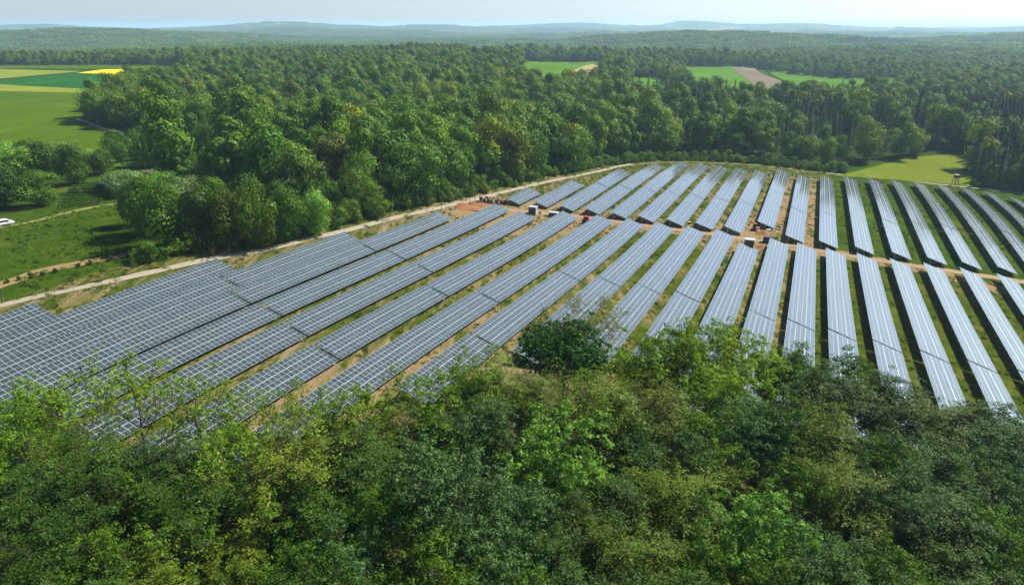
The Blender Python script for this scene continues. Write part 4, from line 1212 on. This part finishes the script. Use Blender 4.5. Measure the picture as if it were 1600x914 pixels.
# dark shed and red-brown hut
X, Y, z = at(166, 298)
shed = empty("shed", (X, Y, z), heading(152, 297, 176, 299))
for k_ in range(11):
    MB().box((-2.5 + k_ * .5, -1.8, 1.35), (.47, .08 if k_ % 2 else .11, 2.7)).build("board", M['tar'], shed)
    MB().box((-2.5 + k_ * .5, 1.8, 1.2), (.47, .08, 2.4)).build("board", M['tar'], shed)
for sx in (-1, 1):
    for k_ in range(7): MB().box((sx * 2.76, -1.5 + k_ * .5, 1.25), (.08 if k_ % 2 else .11, .47, 2.5)).build("board", M['tar'], shed)
MB().box((0, 0, 2.75), (6.0, 4.3, .12), rx=-.07).build("roof", M['steel_dark'], shed)
tag(shed, "dark low board shed left of the pale silvery tree", "shed")
X, Y, z = at(236, 279)
hut = empty("hut", (X, Y, z), heading(225, 279, 246, 277))
for k_ in range(10):
    MB().box((0, -1.7, .15 + k_ * .3), (4.6, .07 if k_ % 2 else .1, .28)).build("board", M['red_wood'], hut)
    MB().box((2.33, 0, .15 + k_ * .3), (.07 if k_ % 2 else .1, 3.3, .28)).build("board", M['red_wood'], hut)
    MB().box((-2.33, 0, .15 + k_ * .3), (.07, 3.3, .28)).build("board", M['red_wood'], hut)
MB().box((0, 0, 3.25), (5.6, 4.4, .14), rx=.1).build("roof", M['bark'], hut)
MB().box((-.9, -1.77, 1.0), (.95, .06, 2.0)).build("door", M['wood_dark'], hut)
tag(hut, "red-brown board hut showing behind the clump of trees", "hut")

# raised hunting stand on the right meadow
X, Y, z = at(1491.5, 290.5)
st = empty("hunting_stand", (X, Y, z), .3)
for sx in (-1, 1):
    for sy in (-1, 1):
        MB().cyl((sx * 1.35, sy * 1.35, -.2), (sx * .85, sy * .85, 4.3), .09, 8).build("leg", M['wood_dark'], st)
b_ = MB()
for sx in (-1, 1): b_.bar((sx * 1.25, -1.2, .9), (sx * .95, 1.0, 3.6), .08); b_.bar((-1.2, sx * 1.25, .9), (1.0, sx * .95, 3.6), .08)
b_.build("brace", M['wood_dark'], st)
cb = MB().box((0, 0, 4.35), (2.0, 2.0, .12)).box((0, 1, 5.1), (2, .07, 1.5)).box((-1, 0, 5.1), (.07, 2, 1.5)).box((1, 0, 5.1), (.07, 2, 1.5)).box((0, -1, 4.8), (2, .07, .8)).build("cabin", M['wood_dark'], st)
for sx in (-1, 1): MB().box((sx * .97, -1, 5.5), (.08, .09, .7)).build("post", M['wood_dark'], cb)
MB().box((0, 0, 6.0), (2.5, 2.6, .08), rx=.12).build("roof", M['steel_dark'], st)
ld = MB()
for sx in (-1, 1): ld.bar((sx * .28, -2.6, 0), (sx * .28, -1.05, 4.3), .07)
for k_ in range(11): f_ = (k_ + .5) / 11; ld.bar((-.28, -2.6 + 1.55 * f_, 4.3 * f_), (.28, -2.6 + 1.55 * f_, 4.3 * f_), .05)
ld.build("ladder", M['wood_dark'], st)
tag(st, "wooden raised hunting stand on the meadow beside the conifer wood", "hunting stand")

# transformer cabinets
def cabinet(px, py, w, d, h, lab, front='cabinet_dark'):
    X, Y, z = at(px, py)
    c = empty("transformer_cabinet", (X, Y, z), -AZ + .05)
    MB().box((0, 0, .1), (w + .2, d + .2, .3)).build("plinth", M['cabinet'], c)
    MB().box((0, 0, h / 2 + .2), (w, d, h)).build("housing", M['cabinet'], c, bevel=.03)
    for k_ in (-1, 1):
        dr = MB().box((k_ * w * .245, -d / 2 - .03, h / 2 + .2), (w * .47, .05, h * .9)).build("door", M[front], c)
        MB().box((k_ * .12, -d / 2 - .08, h / 2 + .2), (.05, .05, .3)).build("handle", M['steel_dark'], dr)
        MB().box((-w / 2 - .03, k_ * d * .245, h / 2 + .2), (.05, d * .47, h * .86)).build("side_panel", M[front], c)
    MB().box((0, 0, h + .28), (w + .3, d + .3, .16)).build("roof", M['cabinet'], c, bevel=.04)
    gr = MB()
    for k_ in range(7): gr.box((w * .25, -d / 2 - .06, .5 + k_ * .09 + h * .4), (w * .3, .03, .05))
    gr.build("louvre", M['steel_dark'], c)
    tag(c, lab, "cabinet"); return c
cabinet(833, 334, 2.9, 2.4, 2.5, "pale-roofed transformer cabinet by the soil heap, upper left of the service track")
cabinet(865, 338, 3.2, 2.4, 1.3, "low light grey cabinet behind the eighth row's far end")
cabinet(1170, 387, 3.0, 2.5, 2.7, "dark-fronted transformer cabinet at the dug-up crossing, centre right")
cabinet(1200.5, 274.5, 1.3, .8, 1.2, "small white box at the far end of the back block, by the rear track", front='cabinet')

def heap(px, py, r, h, m_, lab, seed):
    X, Y, z = at(px, py); rng = np.random.default_rng(seed)
    n_ = 26; V = []; F = []
    for j in range(9):
        rr = r * (j / 8)
        for i in range(n_):
            a = 6.2832 * i / n_; q = rr * (1 + .22 * math.sin(a * 3 + seed) + .08 * math.sin(a * 7 + j))
            hh = h * math.exp(-(j / 8 * 1.9) ** 2) - h * .03 + rng.normal(0, .05) * (1 if j < 8 else 0) - (.25 if j == 8 else 0)
            V.append((q * math.cos(a), q * math.sin(a) * .7, hh))
    for j in range(8):
        for i in range(n_): a = j * n_ + i; b = j * n_ + (i + 1) % n_; F.append((a, b, b + n_, a + n_))
    o = link(bpy.data.objects.new("soil_heap", np_mesh("soil_heap", V, F, [m_]))); o.location = (X, Y, z + .08); o.rotation_euler.z = seed
    tag(o, lab, "soil heap", "heaps of dug soil")
heap(845, 334, 1.9, 1.1, M['heap_soil'], "sandy soil heap right of the pale-roofed cabinet", 1)
heap(724, 323, 7.5, .9, M['dirt_red'], "wide low reddish soil heap above the second row's far end", 2)
heap(742, 320, 5.0, .6, M['dirt_red'], "small reddish soil heap beside the stacked pallets", 3)
heap(1192, 365, 4.2, 1.2, M['dirt_red'], "tall orange-brown spoil heap in the middle of the crossing", 4)
heap(1184, 356, 3.0, 1.0, M['dirt_red'], "orange-brown spoil heap behind the taller one", 5)
heap(1191, 388, 4.0, .9, M['dirt_red'], "orange spoil heap in front of the dark generator", 6)
heap(1212, 362, 1.6, .5, M['heap_soil'], "flat sandy heap right of the white slab", 7)
X, Y, z = at(1201, 361); MB().box((0, 0, .3), (1.8, 1.4, .6), rz=.2).build("concrete_slab", M['cabinet'], loc=(X, Y, z))
o = bpy.context.scene.objects["concrete_slab"]; tag(o, "white concrete block at the dug-up crossing", "concrete block")
X, Y, z = at(1184, 362); o = MB().box((0, 0, .25), (1.5, 1.2, .5), rz=-.3).build("timber_formwork", M['pallet'], loc=(X, Y, z)); tag(o, "pale open timber frame lying in the excavation", "formwork")
X, Y, z = at(1198, 379)
g_ = empty("generator", (X, Y, z), -AZ + .1)
MB().box((0, 0, 1.15), (2.6, 1.9, 1.9)).build("housing", M['green_box'], g_, bevel=.05)
MB().box((0, 0, 2.16), (2.75, 2.05, .12)).build("roof", M['steel_dark'], g_)
MB().box((0, 0, .15), (2.7, 1.6, .2)).build("skid", M['steel_dark'], g_)
MB().box((-.5, -.97, 1.1), (1.0, .05, 1.5)).build("door", M['steel_dark'], g_)
MB().cyl((.9, 0, 2.2), (.9, 0, 2.75), .07, 8).build("exhaust", M['steel_dark'], g_)
tag(g_, "dark green generator box beside the spoil at the crossing", "generator")

def excavator(px, py, rz, paint, lab, s=1.0):
    X, Y, z = at(px, py)
    e = empty("mini_excavator", (X, Y, z), rz); e.scale = (s, s, s)
    for sy in (-1, 1):
        MB().prism([(-1.2, .1), (-1.35, .35), (-1.2, .62), (1.2, .62), (1.35, .35), (1.2, .1)], sy * .85 - .2, sy * .85 + .2).build("track", M['rubber'], e)
    MB().box((-.35, 0, 1.0), (2.0, 1.7, .6)).build("body", M[paint], e, bevel=.08)
    c = MB().box((.1, .35, 1.95), (1.2, .95, 1.3), taper=.9).build("cab", M['dark_glass'], e, bevel=.05)
    MB().box((.1, .35, 2.65), (1.3, 1.05, .1)).build("cab_roof", M[paint], c)
    MB().bar((.6, -.35, 1.1), (2.0, -.35, 2.9), .26, w2=.2).build("boom", M[paint], e)
    MB().bar((2.0, -.35, 2.9), (3.1, -.35, 1.6), .18, w2=.14).build("arm", M[paint], e)
    MB().prism([(2.9, 1.6), (3.4, 1.4), (3.3, .85), (2.8, .8), (3.05, 1.15)], -.65, -.05).build("bucket", M['steel_dark'], e)
    tag(e, lab, "excavator"); return e
excavator(1180, 360, 2.2, 'orange_paint', "orange mini excavator with a dark cab digging at the crossing")
excavator(1077, 355.5, .4, 'yellow_paint', "small yellow excavator between the row ends left of the crossing", .75)

# red tractor on the service track
X, Y, z = at(917, 349)
t_ = empty("tractor", (X, Y, z), .5)
MB().box((1.0, 0, 1.15), (1.9, .85, .75)).build("bonnet", M['red_paint'], t_, bevel=.08)
MB().box((-.5, 0, 1.05), (1.5, 1.2, .6)).build("body", M['red_paint'], t_, bevel=.05)
c_ = MB().box((-.5, 0, 1.95), (1.35, 1.35, 1.25), taper=.9).build("cab", M['dark_glass'], t_)
MB().box((-.5, 0, 2.65), (1.6, 1.6, .16)).build("cab_roof", M['red_paint'], c_, bevel=.04)
for sy in (-1, 1):
    w_ = MB().cyl((-.85, sy * .7, .75), (-.85, sy * 1.1, .75), .75, 20).build("rear_wheel", M['rubber'], t_)
    MB().cyl((-.85, sy * 1.09, .75), (-.85, sy * 1.13, .75), .4, 14).build("rim", M['cabinet'], w_)
    w_ = MB().cyl((1.4, sy * .6, .48), (1.4, sy * .9, .48), .48, 16).build("front_wheel", M['rubber'], t_)
    MB().cyl((1.4, sy * .89, .48), (1.4, sy * .93, .48), .25, 12).build("rim", M['cabinet'], w_)
    MB().box((-.85, sy * .9, 1.6), (1.2, .45, .1)).build("mudguard", M['red_paint'], t_)
MB().cyl((1.2, .3, 1.5), (1.2, .3, 2.3), .05, 8).build("exhaust", M['steel_dark'], t_)
tag(t_, "red tractor standing by the row ends on the service track", "tractor")

# cable drums and pallets beside the track
def drum(px, py, rz, n_):
    X, Y, z = at(px, py); d = empty("cable_drum", (X, Y, z + .9), rz)
    for sy in (-1, 1): MB().cyl((0, sy * .5, 0), (0, sy * .58, 0), .9, 20).build("flange", M['pallet'] if n_ % 2 else M['wood_dark'], d)
    MB().cyl((0, -.5, 0), (0, .5, 0), .68, 18).build("cable", M['black_plastic'], d)
    tag(d, "wooden cable drum wound with black cable, %s in the line by the track" % ORD[n_], "cable drum", "cable drums stored by the gravel track")
for i, (px, py) in enumerate([(752, 314), (757, 316), (763, 317), (769, 318), (776, 318), (783, 319), (789, 319.5)]): drum(px, py, 1.3 + .2 * (i % 3), i)
for i, (px, py) in enumerate([(747, 317), (772, 313), (781, 314), (760, 312)]):
    X, Y, z = at(px, py); p_ = empty("pallet_stack", (X, Y, z), .4 + i)
    for k_ in range(7 + i % 2 * 3):
        MB().box((0, 0, .09 + k_ * .15), (1.2, .8, .1)).box((0, -.35, .02 + k_ * .15), (1.2, .1, .1)).box((0, .35, .02 + k_ * .15), (1.2, .1, .1)).build("pallet", M['pallet'], p_)
    tag(p_, "stack of flat timber pallets among the cable drums, %s from the left" % ORD[[0, 2, 3, 1][i]], "pallets", "pallet stacks by the gravel track")
# short fence posts by the dug area
for i, (px, py) in enumerate([(734, 321.5), (690, 329), (742, 314)]):
    X, Y, z = at(px, py); o = MB().cyl((0, 0, -.3), (0, 0, 2.6 - .5 * (i > 0)), .09, 8).box((0, 0, 2.55 - .5 * (i > 0)), (.26, .26, .1)).build("marker_post", M['wood_dark'], loc=(X, Y, z))
    tag(o, ["tall dark post at the bend of the track by the dug soil", "short dark post above the second row's end", "short dark post left of the cable drums"][i], "post", "posts by the dug soil")

# blocks of sandstone thrown up along the lower side of the track
st_mesh = []
for q in range(3):
    rng = np.random.default_rng(60 + q); P = rng.normal(0, 1, (8, 3)); 
    b = MB().box((0, 0, .1), (.7 + .2 * q, .5, .35), taper=.7); b.v = [tuple(np.array(v) * rng.uniform(.8, 1.2, 3)) for v in b.v]; st_mesh.append(b.mesh("stone", [M['bark_pale']]))
sx_ = []; 
for i in range(2600):
    j = RNG.integers(0, len(tpn) - 1); d_ = tpn[j + 1] - tpn[j]; L_ = np.hypot(*d_)
    if L_ < .1: continue
    nn_ = np.array([-d_[1], d_[0]]) / L_; sx_.append(tpn[j] + nn_ * -RNG.uniform(1.9, 5.5) + RNG.normal(0, .4, 2))
sx_ = np.array(sx_)
o = scatter("track_stones", sx_[:, 0], sx_[:, 1], terrain(sx_[:, 0], sx_[:, 1]), RNG.uniform(.15, .5, len(sx_)), RNG.random(len(sx_)) * 6.28, RNG.integers(0, 3, len(sx_)), st_mesh)
tag(o, "loose stones along the lower verge of the gravel track", "stones", kind="stuff")

# ------------------------------------------------------------------ haze
hz, nt, out = mat("haze")
pv = nt.nodes.new("ShaderNodeVolumePrincipled")
pv.inputs["Color"].default_value = (.55, .82, 1.0, 1)
pv.inputs["Density"].default_value = 0.00009
pv.inputs["Anisotropy"].default_value = 0.2
nt.links.new(pv.outputs[0], out.inputs["Volume"])
zlo = float(GZ.min()) - 1; zhi = max(CAM_H + 2, float(GZ.max()) + 42)
hb = MB().box((0, 16000, (zlo + zhi) / 2), (50000, 37000, zhi - zlo))
ho = hb.build("haze", hz); tag(ho, kind="stuff", label="thin pale haze lying over the whole valley", cat="haze")

_t = sum(sum(len(p.vertices) - 2 for p in m.polygons) if len(m.polygons) < 50 else len(m.loops) - 2 * len(m.polygons) for m in bpy.data.meshes)
print("TRIS", _t, "meshes", len(bpy.data.meshes), "objects", len(bpy.data.objects))
